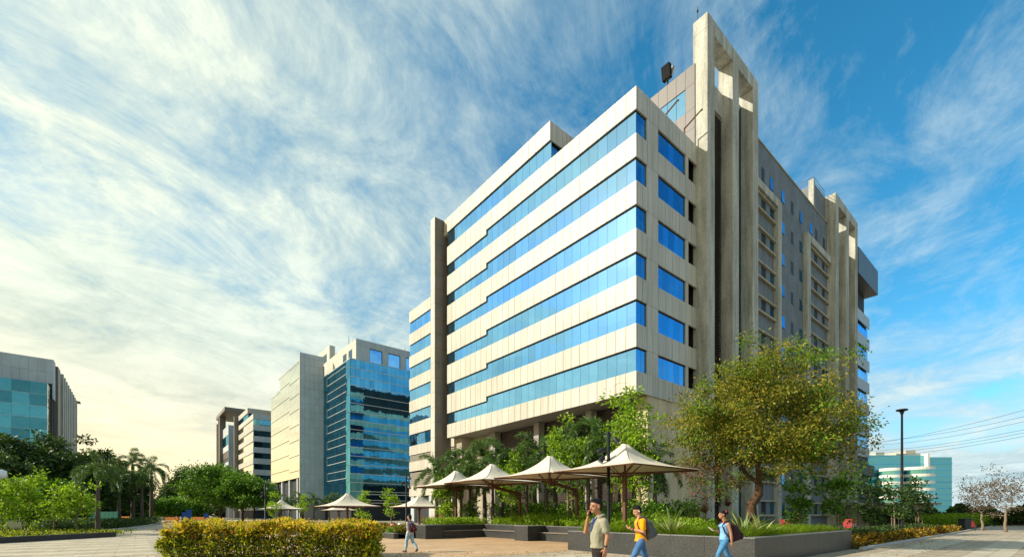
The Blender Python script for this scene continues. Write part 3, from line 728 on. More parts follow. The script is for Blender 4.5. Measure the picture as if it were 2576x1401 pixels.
# ------------------------------------------------------------------ third block, same family as the main one
def third_building():
    B = thing('banded_office_building', 'distant cream office block with dark ribbon windows beyond the glass tower', 'building', rs(0, 161.5, ZB), CANG)
    m = MB(); m.box(.3, 30, .3, 30, 0, 37.2); m.box(.3, 20, 10.6, 30, 37, 41); m.build('inner_core', M['dark'], B)
    hb = bands_for(SILL, 2.03, 9.0, 37.5)
    for z0, z1 in hb + [(3.0, 7.0)]:
        m = MB(); m.box(0, .2, 0, 30, z0, z1); m.build('facade_band', M['clad'], B)
        for k in range(8): slab('facade_panel', M['clad_pale'], B, .02 + k * 1.9, .02 + (k + 1) * 1.9 - .05, -.02, .15, z0, z1)
    for z in SILL:
        for k in range(10): slab('window_pane', M['glass_gold_glow'], B, .24, .28, k * 3, k * 3 + 2.96, z - .05, z + 2.1, .003)
        for k in range(5): slab('dark_window_pane', M['glass_teal'], B, .1 + k * 3, 3.05 + k * 3, .24, .28, z - .05, z + 2.1, .003)
    m = MB(); m.box(0, .2, 10.5, 30, 39.5, 41.4); m.box(0, 16, 10.4, 10.6, 39.5, 41.4); m.build('penthouse_band', M['clad'], B)
    m = MB(); m.box(.25, .3, 10.7, 30, 37.5, 39.5); m.box(.4, 16, 10.7, 10.75, 37.5, 39.5); m.build('penthouse_window', M['glass_teal'], B)
    m = MB(); m.box(-1.4, 1.2, 30.6, 31.9, 0, 41.5); m.build('pylon', M['clad_brown'], B)
    m = MB(); m.box(9, 20, 6, 10, 41, 44.5); m.build('roof_block', M['clad'], B)
    m = MB()
    for x, h in ((9.6, 4), (11, 5)): m.tube([(x, 6.3, 44.5), (x, 6.3, 44.5 + h)], .09, 5); m.box(x - .5, x + .1, 6.1, 6.5, 46.5, 47.6)
    m.build('antenna', M['steel_black'], B)
    # farthest block with its dark frame
    B = thing('framed_office_building', 'farthest office block with dark concrete frame left of the cream banded one', 'building', rs(-1.7, 205, ZB), CANG)
    m = MB(); m.box(.2, 12, .2, 16, 0, 39.6); m.build('inner_core', M['dark'], B)
    zz = [2, 8, 12.5, 16, 19.5, 23.5, 27.0, 30.5]
    for z0, z1 in ((35.8, 39.8), (29.0, 31.5), (21.2, 24.2), (14.2, 16.6), (6, 9)):
        m = MB(); m.box(0, .3, 0, 16, z0, z1); m.box(0, 12, -.05, .25, z0, z1); m.build('facade_band', M['clad_pale'], B)
    m = MB(); m.box(-.02, 2.4, -.1, .2, 0, 35.8); m.build('corner_pier', M['clad_pale'], B)
    m = MB(); m.box(.05, .12, .1, 16, 31.5, 35.8); m.box(.1, 12, -.03, .03, 31.5, 35.8); m.build('window_strip', M['glass_teal'], B)
    for z0 in (26.0, 18.2): m = MB(); m.box(.05, .12, .1, 16, z0, z0 + 2.8); m.box(4, 12, -.03, .03, z0, z0 + 2.8); m.build('louver', M['louver_brown'], B)
    for x, y in ((-1.2, 16.5), (-1.2, 20.5), (-1.2, 26)):
        m = MB(); m.box(x, x + 2.4, y, y + 1.8, 0, 47 if y < 25 else 44); m.build('pylon', M['clad_brown'], B)
    m = MB(); m.box(-1.3, 12, .5, 27.9, 46.0, 47.5); m.build('frame_beam', M['clad_brown'], B)
    m = MB(); m.box(8, 9.5, .6, 2, 39.6, 46); m.build('frame_post', M['clad_brown'], B)
third_building()

# ------------------------------------------------------------------ building at the left edge
def left_building():
    B = thing('corner_office_building', 'teal glass office building with grey panelled top at the left edge', 'building', rs(-49.7, 153.7, ZB), CANG)
    # local: front face plane y = 0 facing -y, to -x; right face plane x = 0 facing +x
    m = MB(); m.box(-60, -.4, .5, 57, 0, 43.6); m.build('inner_core', M['dark'], B)
    for k in range(30):
        for z0, z1 in ((37.3, 40.4), (40.4, 44.0)):
            slab('top_panel', M['clad_pale'], B, -(k + 1) * 1.6 + .03, -k * 1.6, .1, .3, z0, z1 - .04)
    for z0, z1 in ((33.2, 40.0), (40.0, 44.0)): slab('top_panel', M['clad_pale'], B, -.3, 0, .3, 4, z0, z1 - .04)
    # projecting glass volume
    z = 2.0; j = 0
    while z < 36:
        for k in range(12): slab('glass_pane', M['glass_petrol'], B, -.6 - (k + 1) * 3.2 + .03, -.6 - k * 3.2, -6.1, -6.0, z + .04, z + 3.08, .006)
        m = MB(); m.box(-.58, -.53, -6.0, .05, z + .06, z + 3.02); m.build('return_pane', M['glass_gold_glow'], B)
        slab('transom', M['trim'], B, -42, -.5, -6.13, -6.05, z - .03, z + .03)
        z += 3.1
    m = MB(); m.box(-44, -.62, -6.0, .5, 0, 36.0); m.build('glass_core', M['dark'], B)
    # flank fins
    m = MB(); m.box(-.4, .5, 4.2, 9.5, 0, 43.2); m.build('pier', M['clad_brown'], B)
    ys = [12, 17, 22, 27, 32, 37, 42, 47, 52]
    for i, y in enumerate(ys):
        m = MB(); m.box(-.4, .9, y, y + 1.4, 0, 43.0); m.build('fin', M['clad'], B)
        m = MB(); m.box(-.35, 0, y + 1.5, y + 4.9, 0, 42.6); m.build('fin_glass', M['glass_teal'] if i % 2 else M['clad_grey'], B)
    for z in (24, 30, 42.6): 
        m = MB(); m.box(-.3, 1.6, 54, 57, z, z + .5); m.build('ledge', M['clad_brown'], B)
left_building()

# ------------------------------------------------------------------ far building on the right
def far_building():
    Y = 330.0
    def X(u): return gx(u, Y)
    def Z(v): return zat(v, Y)
    B = thing('curved_glass_building', 'far teal glass complex with round white drums on the right horizon', 'building', (X(2290), Y, 0))
    o = lambda u: X(u) - X(2290)
    m = MB(); m.box(o(2178), o(2335), 3, 60, 0, Z(1143)); m.build('rear_block', M['glass_far'], B)
    m = MB(); m.box(o(2338), o(2398), 1, 60, 0, Z(1149)); m.build('side_block', M['glass_far'], B)
    m = MB(); m.box(o(2220), o(2242), 6, 45, Z(1143), Z(1134)); m.box(o(2272), o(2335), 6, 45, Z(1143), Z(1137)); m.box(o(2300), o(2325), 7, 45, Z(1137), Z(1129)); m.build('roof_block', M['clad'], B)
    for k in range(9):
        z = Z(1143) * (k + .5) / 10
        m = MB(); m.box(o(2178), o(2335), 2.6, 3, z, z + .7); m.box(o(2338), o(2398), .6, 1, z, z + .7); m.build('floor_band', M['glass_teal'], B)
    m = MB(); m.box(o(2334), o(2339), 0, 30, 0, Z(1140)); m.build('fin', M['white_far'], B)
    for uc, rad, top in ((2225, 24, 1180), (2288, 34, 1178)):
        rr = rad / F * Y
        for k in range(7):
            z1 = Z(top) * (k + 1) / 7
            m = MB(); pts = [(o(uc) + rr * math.cos(t * math.pi / 14), -6 + rr * math.sin(t * math.pi / 14)) for t in range(28)]
            m.prism(pts, z1 - 1.9, z1); m.build('drum_band', M['white_far'], B)
            m = MB(); pts = [(o(uc) + rr * .97 * math.cos(t * math.pi / 14), -6 + rr * .97 * math.sin(t * math.pi / 14)) for t in range(28)]
            m.prism(pts, z1 - Z(top) / 7, z1 - 1.9); m.build('drum_glass', M['glass_far'], B)
far_building()

def neighbour():
    """the block across the path on the right: outside the frame, but mirrored in the right facade's lower windows"""
    B = thing('neighbour_building', 'office block across the right path, outside the picture and mirrored in the windows', 'building', (88, 34, 0), CANG)
    m = MB(); m.box(0, 40, 0, 30, 0, 25); m.build('inner_core', M['dark'], B)
    for k in range(6):
        z = 3.5 + k * 3.9
        m = MB(); m.box(-.15, 40, -.15, 30.15, z, z + 1.9); m.build('facade_band', M['clad_grey'], B)
        m = MB(); m.box(-.05, 40, -.05, 30.05, z + 1.9, z + 3.85 if k < 5 else z + 2.4); m.build('window_strip', M['glass_dark'], B)
    for x in (6, 20, 31): m = MB(); m.box(x, x + 5, 4, 24, 25, 27.5 + x * .08); m.build('roof_block', M['clad_grey'], B)
neighbour()

# ------------------------------------------------------------------ planter walls and benches (granite)
def wall_thing(name, label, cat, segs, group=None, seats=()):
    """segs: (r0, r1, s0, s1, ztop); each a granite length with a honed cap"""
    r_, s_ = segs[0][0], segs[0][2]
    T = thing(name, label, cat, rs(r_, s_), CANG, group)
    for r0, r1, s0, s1, zt in segs:
        a, b, c, d = r0 - r_, r1 - r_, s0 - s_, s1 - s_
        along = 'x' if (b - a) > (d - c) else 'y'
        ln = (b - a) if along == 'x' else (d - c); k = max(1, round(ln / 1.35))
        for i in range(k):
            if along == 'x': x0, x1, y0, y1 = a + ln * i / k, a + ln * (i + 1) / k - .006, c, d
            else: x0, x1, y0, y1 = a, b, c + ln * i / k, c + ln * (i + 1) / k - .006
            slab('granite_panel', M['granite'], T, x0, x1, y0, y1, -.02, zt - .03)
            slab('cap_stone', M['granite_top'], T, x0 - .012, x1 + .004, y0 - .012, y1 + .012, zt - .03, zt)
    for r0, r1, s0, s1, z in seats:
        a, b, c, d = r0 - r_, r1 - r_, s0 - s_, s1 - s_
        slab('bench_base', M['granite'], T, a + .04 , b, c, d, 0, z - .06)
        slab('seat_slab', M['seat'], T, a - .03, b, c - .0, d, z - .05, z)
    return T
wall_thing('planter_wall', 'long dark granite planter wall with its corner behind the woman with the purple backpack', 'planter',
           [(-17.8, -17.45, -16.45, -9.0, .83), (-17.8, -7.8, -16.8, -16.45, .832)])
wall_thing('bench_wall', 'granite planter wall with a recessed bench right of the square granite block', 'bench',
           [(-13.6, -13.3, -9.0, -3.2, .86), (-17.42, -13.3, -9.36, -9.01, .825)], seats=[(-14.1, -13.62, -8.98, -3.25, .5)])
wall_thing('granite_block', 'square dark granite end block between the two bench recesses', 'block', [(-15.0, -13.3, -3.2, -2.0, .88)])
wall_thing('bench_wall', 'granite bench recess with its inner corner below the third umbrella', 'bench',
           [(-13.6, -13.3, -1.98, 2.9, .86), (-17.2, -13.62, 2.95, 3.3, .865)], seats=[(-14.1, -13.62, -1.98, 2.45, .5), (-17.2, -13.62, 2.45, 2.93, .5)])
wall_thing('granite_block', 'granite end block at the left end of the benches beside the walking woman', 'block', [(-18.5, -17.22, 2.4, 3.7, .88)])
wall_thing('planter_kerb', 'low granite flower bed kerb left of the bench end block', 'kerb', [(-19.9, -19.6, 3.9, 13.0, .36)])
m = MB()
for poly in ([(-17.45, -16.45), (-7.8, -16.45), (-3, -12), (-2.6, 12), (-13.3, 12), (-13.3, -9.0), (-17.45, -9.0)], [(-17.2, 3.3), (-13.3, 3.3), (-13.3, 12), (-19.6, 12), (-19.6, 3.9), (-17.2, 3.9)]):
    p = [tuple(rs(r, s))[:2] for r, s in poly]; m.add([(x, y, .66 if poly[0][0] == -17.45 else .3) for x, y in p], [tuple(range(len(p)))])
tag(m.build('planting_bed', M['soil']), kind='structure')
m = MB(); p = [tuple(rs(r, s))[:2] for r, s in ((-7.8, -17.0), (60, -17.0), (60, -9), (-3, -9), (-7.8, -14))]; m.add([(x, y, .02) for x, y in p], [tuple(range(len(p)))])
tag(m.build('verge', M['lawn']), kind='structure')
m = MB(); m.box(0, 58, 0, .15, -.02, .1); o = m.build('path_kerb', M['kerb']); o.location = rs(-7.7, -17.2); o.rotation_euler = (0, 0, CANG); tag(o, kind='structure')

# ------------------------------------------------------------------ tensile umbrellas
def canopy_mesh(half, H, name):
    n = 48; rows = 14; vs = []; fs = []
    for j in range(rows + 1):
        t = j / rows
        for k in range(n):
            th = 2 * math.pi * k / n
            c, s = math.cos(th), math.sin(th)
            e = 1 / max(abs(c), abs(s)); cor = (e - 1) / (math.sqrt(2) - 1)          # 0 mid edge, 1 at a corner
            R = half * (e * (0.955 + 0.045 * cor))
            rad = 0.20 + (R - 0.20) * t
            z = H * (.68 * (1 - t) ** 2.9 + .32 * (1 - t)) + 0.02 * (1 - cor) * t * t
            vs.append((rad * c, rad * s, z))
    for j in range(rows):
        for k in range(n): fs.append((j * n + k, (j + 1) * n + k, (j + 1) * n + (k + 1) % n, j * n + (k + 1) % n))
    m = MB(); m.add(vs, fs); m.add([(0, 0, H + .03)] + [vs[k] for k in range(n)], [(0, 1 + k, 1 + (k + 1) % n) for k in range(n)])
    return m.mesh(name, M['fabric'], True)
CANOPY = canopy_mesh(2.24, 1.12, 'canopy')
def umbrella(label, u, Y, zb, sc=1.0, arm=None, gr='tensile umbrellas over the benches'):
    X = gx(u, Y)
    T = thing('tensile_umbrella', label, 'umbrella', (X, Y, 0), CANG + random.uniform(-.05, .05), gr); zb += random.uniform(-.04, .04); sc *= random.uniform(.98, 1.03)
    o = link('canopy', CANOPY, T); o.location = (0, 0, zb); o.scale = (sc, sc, sc)
    sm = o.modifiers.new('thickness', 'SOLIDIFY'); sm.thickness = .012
    h = 2.24 * sc; hubz = zb - .25 * sc
    cs = [(h, h), (-h, h), (-h, -h), (h, -h)]
    for i, (x, y) in enumerate(cs):
        m = MB(); m.beam((0, 0, hubz + .12), (x * .99, y * .99, zb - .05), .06, .08); m.build('rafter', M['steel_brown'], T)
        x2, y2 = cs[(i + 1) % 4]
        pts = []
        for q in range(9):
            t = q / 8; px, py = x + (x2 - x) * t, y + (y2 - y) * t
            k = 1 - .045 * (1 - abs(2 * t - 1)); pts.append((px * k if abs(px) > h * .99 else px, py * k if abs(py) > h * .99 else py, zb + .02 * sc * (1 - abs(2 * t - 1)) - .03))
        m = MB(); m.tube(pts, .03, 6); m.build('edge_pipe', M['steel_brown'], T)
    m = MB(); m.tube([(0, 0, hubz - .1), (0, 0, zb + 1.0 * sc)], .05, 8); m.tube([(0, 0, hubz - .22), (0, 0, hubz + .2)], .11, 10); m.build('hub', M['steel_brown'], T)
    for sx, sy in ((1, 0), (0, 1), (-1, 0), (0, -1)):
        m = MB(); m.tube([(sx * .1, sy * .1, hubz - .1), (sx * h * .42, sy * h * .42, zb + .20 * sc)], .022, 5); m.build('strut', M['steel_brown'], T)
    m = MB()
    for q in range(8):
        th = q * math.pi / 4; e = 1 / max(abs(math.cos(th)), abs(math.sin(th))); cor = (e - 1) / (math.sqrt(2) - 1); R = 2.24 * e * (.955 + .045 * cor); pts = []
        for j in range(12):
            t = j / 11; rad = .20 + (R - .20) * t; pts.append((rad * math.cos(th) * sc, rad * math.sin(th) * sc, zb + sc * (1.12 * (.68 * (1 - t) ** 2.9 + .32 * (1 - t)) + .02 * (1 - cor) * t * t) + .004))
        m.tube(pts, .011, 4, False)
    m.build('seams', M['seam'], T)
    m = MB(); m.tube([(0, 0, zb + 1.08 * sc), (0, 0, zb + 1.17 * sc)], [.21 * sc, .17 * sc], 20); m.build('cap_ring', M['trim'], T)
    px = arm or (0, 0)
    m = MB(); pz = hubz - .1 if not arm else hubz - .42
    m.box(px[0] - .075, px[0] + .075, px[1] - .075, px[1] + .075, -.02, pz); post = m.build('post', M['steel_brown'], T)
    m = MB(); m.box(px[0] - .11, px[0] + .11, px[1] - .11, px[1] + .11, pz * .62, pz * .62 + .05); m.box(px[0] - .17, px[0] + .17, px[1] - .17, px[1] + .17, .6, .66); m.build('collar', M['steel_brown'], post)
    if arm:
        m = MB(); m.beam((px[0], px[1], pz - .02), (px[0] * .93, px[1] * .93, pz + .04), .17, .22); m.beam((px[0], px[1], pz), (0, 0, hubz), .13, .17)
        m.beam((px[0], px[1], pz - .45), (px[0] * .80, px[1] * .80, pz + .05), .09, .10); m.build('arm', M['steel_brown'], T)
    return T
umbrella('largest cream tensile umbrella rightmost of the row over the planter', 1572, 21.0, 3.52)
umbrella('second cream umbrella from the right, its arm running right to a brown post', 1383, 25.7, 3.62, 1, (2.4, 0.15))
umbrella('third cream umbrella from the right, with a bent brown arm above the bench corner', 1238, 29.4, 3.60, 1, (2.4, 0.15))
umbrella('leftmost and farthest cream umbrella of the row over the benches', 1147, 34, 3.62)
G2 = 'tensile umbrellas on the far plaza'
umbrella('cream umbrella standing between the hedge and the dark glass tower', 874, 42.5, 2.28, 1, None, G2)
umbrella('cream umbrella just behind the walking woman in stripes', 1055, 47.5, 2.32, 1, None, G2)
umbrella('cream umbrella farthest left beside the black light pole behind the hedge', 708, 59, 2.22, 1, None, G2)
umbrella('small cream umbrella mostly hidden behind the one by the glass tower', 854, 76, 2.25, 1, None, G2)

# ------------------------------------------------------------------ light poles
def light_pole(label, u, Y, H, heads):
    T = thing('light_pole', label, 'lamp post', (gx(u, Y), Y, 0), 0, 'black spotlight poles')
    m = MB(); m.tube([(0, 0, -.02), (0, 0, .3), (0, 0, .32), (0, 0, H)], [.11, .11, .078, .072], 14); m.build('pole', M['steel_black'], T, True)
    m = MB(); m.tube([(0, 0, H), (0, 0, H + .04)], [.078, .05], 14); m.build('pole_cap', M['steel_black'], T)
    for z, a, tilt in heads:
        d = Vector((math.cos(a), math.sin(a), 0)); c = d * .32 + Vector((0, 0, z))
        ax = (d * math.cos(tilt) + Vector((0, 0, -math.sin(tilt)))).normalized()
        m = MB(); m.tube([c - ax * .16, c - ax * .12, c + ax * .14, c + ax * .16], [.06, .105, .12, .125], 12); hd = m.build('spotlight', M['steel_black'], T, True)
        m = MB(); m.tube([c + ax * .162, c + ax * .168], .108, 12); m.build('lens', M['glass_dark'], hd)
        m = MB(); m.tube([d * .05 + Vector((0, 0, z - .04)), c - Vector((0, 0, .02))], .028, 6); m.build('bracket', M['steel_black'], hd)
light_pole('tall black spotlight pole in front of the largest umbrella', 1531, 20.4, 5.2, [(4.85, -.25, .9), (4.4, 2.9, .5), (4.0, 3.4, .9)])
light_pole('black spotlight pole beside the walking woman in stripes', 1022, 41.5, 5.2, [(4.85, -.25, .9), (4.4, 2.9, .5), (4.0, -.4, .9)])
light_pole('black spotlight pole behind the middle of the hedge', 667, 54.5, 5.2, [(4.6, -.25, .9), (4.1, 3.0, .5), (3.7, 3.4, .9)])
T = thing('street_lamp', 'tall dark street lamp with a flat disc head on the right', 'lamp post', (gx(2269, 33), 33, 0))
m = MB(); m.tube([(0, 0, 0), (0, 0, .5), (0, 0, .52), (0, 0, 8.95)], [.14, .13, .10, .065], 12); m.build('pole', M['steel_black'], T, True)
m = MB(); m.tube([(0, 0, 8.95), (0, 0, 9.03), (0, 0, 9.08), (0, 0, 9.12)], [.07, .34, .36, .33], 20); m.build('disc_head', M['steel_black'], T)
m = MB(); m.tube([(0, 0, 8.75), (0, 0, 8.95)], [.075, .14], 10); m.build('neck', M['steel_black'], T)
T = thing('globe_lamp', 'white globe lamp cut by the left edge of the picture', 'lamp post', (gx(-4, 30), 30, 0))
m = MB(); m.tube([(0, 0, 0), (0, 0, 3.9)], .06, 10); m.build('pole', M['steel_black'], T)
m = MB(); m.tube([(0, 0, 3.85), (0, 0, 3.9), (0, 0, 4.1), (0, 0, 4.4), (0, 0, 4.48)], [.1, .34, .40, .38, .2], 18); m.build('globe', M['white'], T, True)

# ------------------------------------------------------------------ trees
def nz_dirs(rng, n):
    return unit(rng.normal(size=(n, 3)))
def make_tree(name, label, loc, crown_c, crown_r, trunk_h, trunk_r, n1, n2, n3, per, leaf, mleaf, mbark, clump, seed, lean=(0, 0), group=None, flat=0.0, droop=0.3, inner=0.45, sides=6, cat='tree', extra=None, drop=0.0):
    rng = np.random.default_rng(seed); rnd = random.Random(seed)
    T = thing(name, label, cat, loc, 0, group)
    C = Vector(crown_c); R = Vector(crown_r)
    bm_ = MB(); nodes = []
    fork = Vector((lean[0], lean[1], trunk_h)); pts = []
    for i in range(6):
        t = i / 5; w = .12 * trunk_r * 4
        pts.append(Vector((lean[0] * t ** 1.4 + rnd.uniform(-w, w) * (0 < t < 1), lean[1] * t + rnd.uniform(-w, w) * (0 < t < 1), -.1 + (trunk_h + .1) * t)))
    bm_.tube(pts, [trunk_r * (1.35 if i == 0 else 1.0 - .07 * i) for i in range(6)], max(6, sides + 2))
    for i, p in enumerate(pts[3:]): nodes.append((p, trunk_r * (1 - .07 * (i + 3))))
    ph = rng.uniform(0, 6.28, 6)
    def shape(d):
        az = math.atan2(d[1], d[0])
        return 1 + .16 * math.sin(2 * az + ph[0]) + .12 * math.sin(3 * az + ph[1] + 2 * d[2]) + .10 * math.sin(5 * az + ph[2] - 3 * d[2])
    def target(lo, hi):
        while True:
            d = nz_dirs(rng, 1)[0]
            if flat and d[2] < -flat: continue
            k = rng.uniform(lo, hi) * shape(d)
            return Vector((C.x + d[0] * R.x * k, C.y + d[1] * R.y * k, C.z + d[2] * R.z * k))
    def grow(t, rad_f, nseg, sd, rmin):
        best = min(nodes, key=lambda q: (q[0] - t).length + max(0, q[0].z - t.z) * .8 - q[1] * 1.5)
        p0, r0 = best; r = max(rmin, r0 * rad_f); v = t - p0; L = v.length
        mid = []
        bow = Vector((rnd.uniform(-1, 1), rnd.uniform(-1, 1), rnd.uniform(.1, .9))) * L * .16
        for i in range(nseg + 1):
            q = i / nseg; mid.append(p0 + v * q + bow * math.sin(math.pi * q) + Vector((rnd.uniform(-1, 1), rnd.uniform(-1, 1), rnd.uniform(-1, 1))) * L * .025 * (0 < i < nseg))
        rr = [r * (1 - .6 * i / nseg) for i in range(nseg + 1)]
        bm_.tube(mid, rr, sd, False)
        for a, b in zip(mid[1:], rr[1:]): nodes.append((a, b))
        return mid
    for _ in range(n1): grow(target(.35, .62), .72, 5, sides, .02)
    for _ in range(n2): grow(target(.55, .88), .62, 4, max(4, sides - 1), .012)
    tips = []
    for _ in range(n3):
        if drop and rng.random() < drop: continue
        mid = grow(target(inner, 1.0), .5, 3, 3, .006); tips.append(mid[-1]); 
        if per > 20: tips.append((mid[-1] + mid[-2]) / 2)
    bm_.build('trunk', mbark, T, True)
    tip = np.array([tuple(t) for t in tips]); n = len(tip)
    P = np.repeat(tip, per, axis=0); off = rng.normal(size=P.shape) * np.array([clump, clump, clump * .62])
    P = P + off; D = unit(off) * .8 + rng.normal(size=P.shape) * .55; D[:, 2] -= droop
    Ls = leaf[0] * rng.uniform(.65, 1.3, len(P)); Ws = leaf[1] * rng.uniform(.7, 1.25, len(P))
    if extra:
        sel = rng.random(n) < extra[1]; selp = np.repeat(sel, per)
        leaves('tinted_foliage', P[selp], D[selp], Ls[selp], Ws[selp], extra[0], T, seed)
        P, D, Ls, Ws = P[~selp], D[~selp], Ls[~selp], Ws[~selp]
    leaves('crown', P, D, Ls, Ws, mleaf, T, seed)
    return T

# the large tree by the flank
make_tree('rain_tree', 'large spreading olive leaved tree in front of the concrete flank', (gx(1884, 22), 22, .6), (.60, -.1, 5.25), (4.55, 3.6, 3.4), 2.4, .29, 9, 40, 320, 84, (.145, .066),
          M['leaf_olive'], M['bark'], .27, 5, lean=(.55, .1), flat=.75, extra=(M['leaf_mid'], .12), sides=8, drop=.0)
make_tree('young_tree', 'slender tree with reddish green leaves left of the large olive tree', (gx(1770, 23), 23, .6), (.1, 0, 2.9), (1.5, 1.3, 1.6), 1.7, .055, 5, 12, 34, 26, (.15, .06),
          M['leaf_red'], M['bark'], .22, 8, lean=(.15, 0), extra=(M['leaf_mid'], .4), sides=5)

def palm_meshes(seed, H, nf, Lf, tr):
    """foxtail palm: ringed trunk, green crownshaft, arching bushy fronds"""
    rng = np.random.default_rng(seed); rnd = random.Random(seed)
    tk = MB(); pts = []; rr = []
    for i in range(12):
        t = i / 11; pts.append((rnd.uniform(-.02, .02), rnd.uniform(-.02, .02), -.1 + H * t)); rr.append(tr * (1.25 - .5 * t) * (1.06 if i % 2 else .97))
    tk.tube(pts, rr, 9)
    sh = MB(); sh.tube([(0, 0, H - .05), (0, 0, H + .35), (0, 0, H + .9)], [tr * .85, tr * .95, tr * .35], 9)
    rc = MB(); LP = []; LD = []; LL = []
    for k in range(nf):
        az = 2.399 * k + rnd.uniform(-.25, .25); el = math.radians(rnd.choice([82, 66, 52, 40, 24, 8]) + rnd.uniform(-8, 8))
        L = Lf * rnd.uniform(.8, 1.08); p = Vector((0, 0, H + .6)); d = Vector((math.cos(az) * math.cos(el), math.sin(az) * math.cos(el), math.sin(el)))
        seg = 12; path = [p.copy()]
        for i in range(seg):
            p = p + d * (L / seg); path.append(p.copy())
            d = (d + Vector((0, 0, -.21 - .02 * i))).normalized()
        rc.tube(path, [.032 * (1 - .8 * i / seg) for i in range(seg + 1)], 4, False)
        path = np.array([tuple(q) for q in path])
        nl = 190; tt = np.linspace(.14, .99, nl) * seg; i0 = np.minimum(tt.astype(int), seg - 1); fr = (tt - i0)[:, None]
        base = path[i0] * (1 - fr) + path[i0 + 1] * fr; tan = unit(path[i0 + 1] - path[i0])
        ang = rng.uniform(0, 2 * np.pi, nl); up = np.array([0, 0, 1.0]); sd = unit(np.cross(tan, up) + 1e-4); u2 = np.cross(sd, tan)
        dirs = tan * .55 + sd * np.cos(ang)[:, None] * .85 + u2 * np.sin(ang)[:, None] * .5; dirs[:, 2] -= .30
        LP.append(base); LD.append(dirs); LL.append(.46 * (1 - .35 * np.abs(np.linspace(-1, 1, nl))) * Lf / 2.4)
    P = np.vstack(LP); D = np.vstack(LD); L = np.concatenate(LL)
    V, Q = leaf_arrays(P, D, L, .055, rng, .15)
    me = bpy.data.meshes.new('fronds'); me.from_pydata(V.tolist(), [], Q.tolist()); me.materials.append(M['leaf_palm']); me.update()
    return tk.mesh('trunk', M['bark_palm'], True), sh.mesh('crownshaft', M['leaf_mid'], True), rc.mesh('rachis', M['leaf_mid']), me
PALM = [palm_meshes(21, 4.1, 12, 2.9, .16), palm_meshes(22, 4.9, 13, 3.1, .17), palm_meshes(23, 5.7, 12, 3.0, .16)]
PALM_BIG = [palm_meshes(31, 7.2, 17, 3.6, .24), palm_meshes(32, 8.4, 16, 3.8, .25)]
def palm(label, u, Y, kind, z=0.0, sc=1.0, group='palms along the building base', rot=None):
    T = thing('palm_tree', label, 'palm', (gx(u, Y), Y, z), random.uniform(0, 6.28) if rot is None else rot, group)
    for nm, me in zip(('trunk', 'crownshaft', 'rachis', 'fronds'), kind):
        o = link(nm, me, T)
        if nm == 'fronds': o['kind'] = 'stuff'
    T.scale = (sc, sc, sc); return T
pl = [(1098, 40, 0, .95, 'leftmost palm of the row along the base, left of the pylon foot'), (1142, 39, 1, .92, 'palm below the left end of the cream soffit, second from the left in the row'),
      (1180, 38, 0, 1.05, 'third palm from the left in the row along the building base'), (1219, 37.5, 1, 1.0, 'palm directly behind the third umbrella peak'),
      (1262, 37, 0, 1.1, 'palm right of the third umbrella peak, by the grey column'), (1303, 36.5, 1, .98, 'palm between the second and third umbrella peaks'),
      (1346, 36, 0, 1.12, 'palm left of the second umbrella peak'), (1398, 35, 1, 1.02, 'palm just right of the second umbrella peak'),
      (1462, 34, 2, 1.06, 'tall palm between the second umbrella and the black light pole'), (1502, 33.5, 2, 1.12, 'tallest palm left of the black light pole'),
      (1596, 31.5, 0, 1.02, 'palm behind the largest umbrella, left of the bare corner wall'), (1648, 30.5, 0, .86, 'rightmost palm of the row, against the buff corner wall')]
pl += [(1120, 36.5, 0, .72, 'short palm behind the leftmost bench umbrella, left of its post'), (1160, 35.5, 0, .75, 'short palm behind the leftmost bench umbrella, right of its post'), (1240, 34.8, 0, .80, 'short palm just below the third umbrella peak'),
       (1325, 33.6, 0, .82, 'short palm between the third umbrella post and the second umbrella'), (1372, 33, 0, .80, 'short palm hidden below the second umbrella'), (1440, 31, 0, .86, 'bushy palm left of the second umbrella post'), (1480, 30.5, 1, .84, 'bushy palm right of the second umbrella post'), (1535, 30, 1, .95, 'bushy palm behind the black light pole'), (1560, 32, 2, .92, 'palm left of the largest umbrella peak')]
for u, Y, k, sc, lab in pl: palm(lab, u, Y, PALM[k], 0.5, sc * .98)
GL = 'palms along the left road'
for u, Y, k, sc, lab in ((334, 70, 1, 1.0, 'tallest palm left of the road gap, trunk dark'), (381, 74, 1, .95, 'palm nearest the open sky, rightmost of the left grove'), (357, 66, 0, .82, 'shorter palm between the two tall ones at the left grove end'),
                         (299, 64, 0, .88, 'palm left of the tallest one in the left grove'), (246, 36.6, 0, .62, 'near palm with dark trunk standing at the end of the dark kerb'), (150, 52, 0, .95, 'palm rising among the dark trees at far left'),
                         (215, 58, 0, .80, 'palm half hidden between the dark trees and the near palm')):
    palm(lab, u, Y, PALM_BIG[k], 0, sc, GL)
GB = 'young palms in front of the glass tower'
for u, Y, lab in ((757, 84, 'young palm at the foot of the pale slab'), (790, 86, 'young palm right of the pale slab foot'), (828, 88, 'young palm left of the second far umbrella'), (850, 90, 'young palm behind the near far-plaza umbrella'),
                  (700, 95, 'palm under the mirrored flank, left one'), (728, 97, 'palm under the mirrored flank, right one')):
    palm(lab, u, Y, PALM[0], 0, .85, GB)

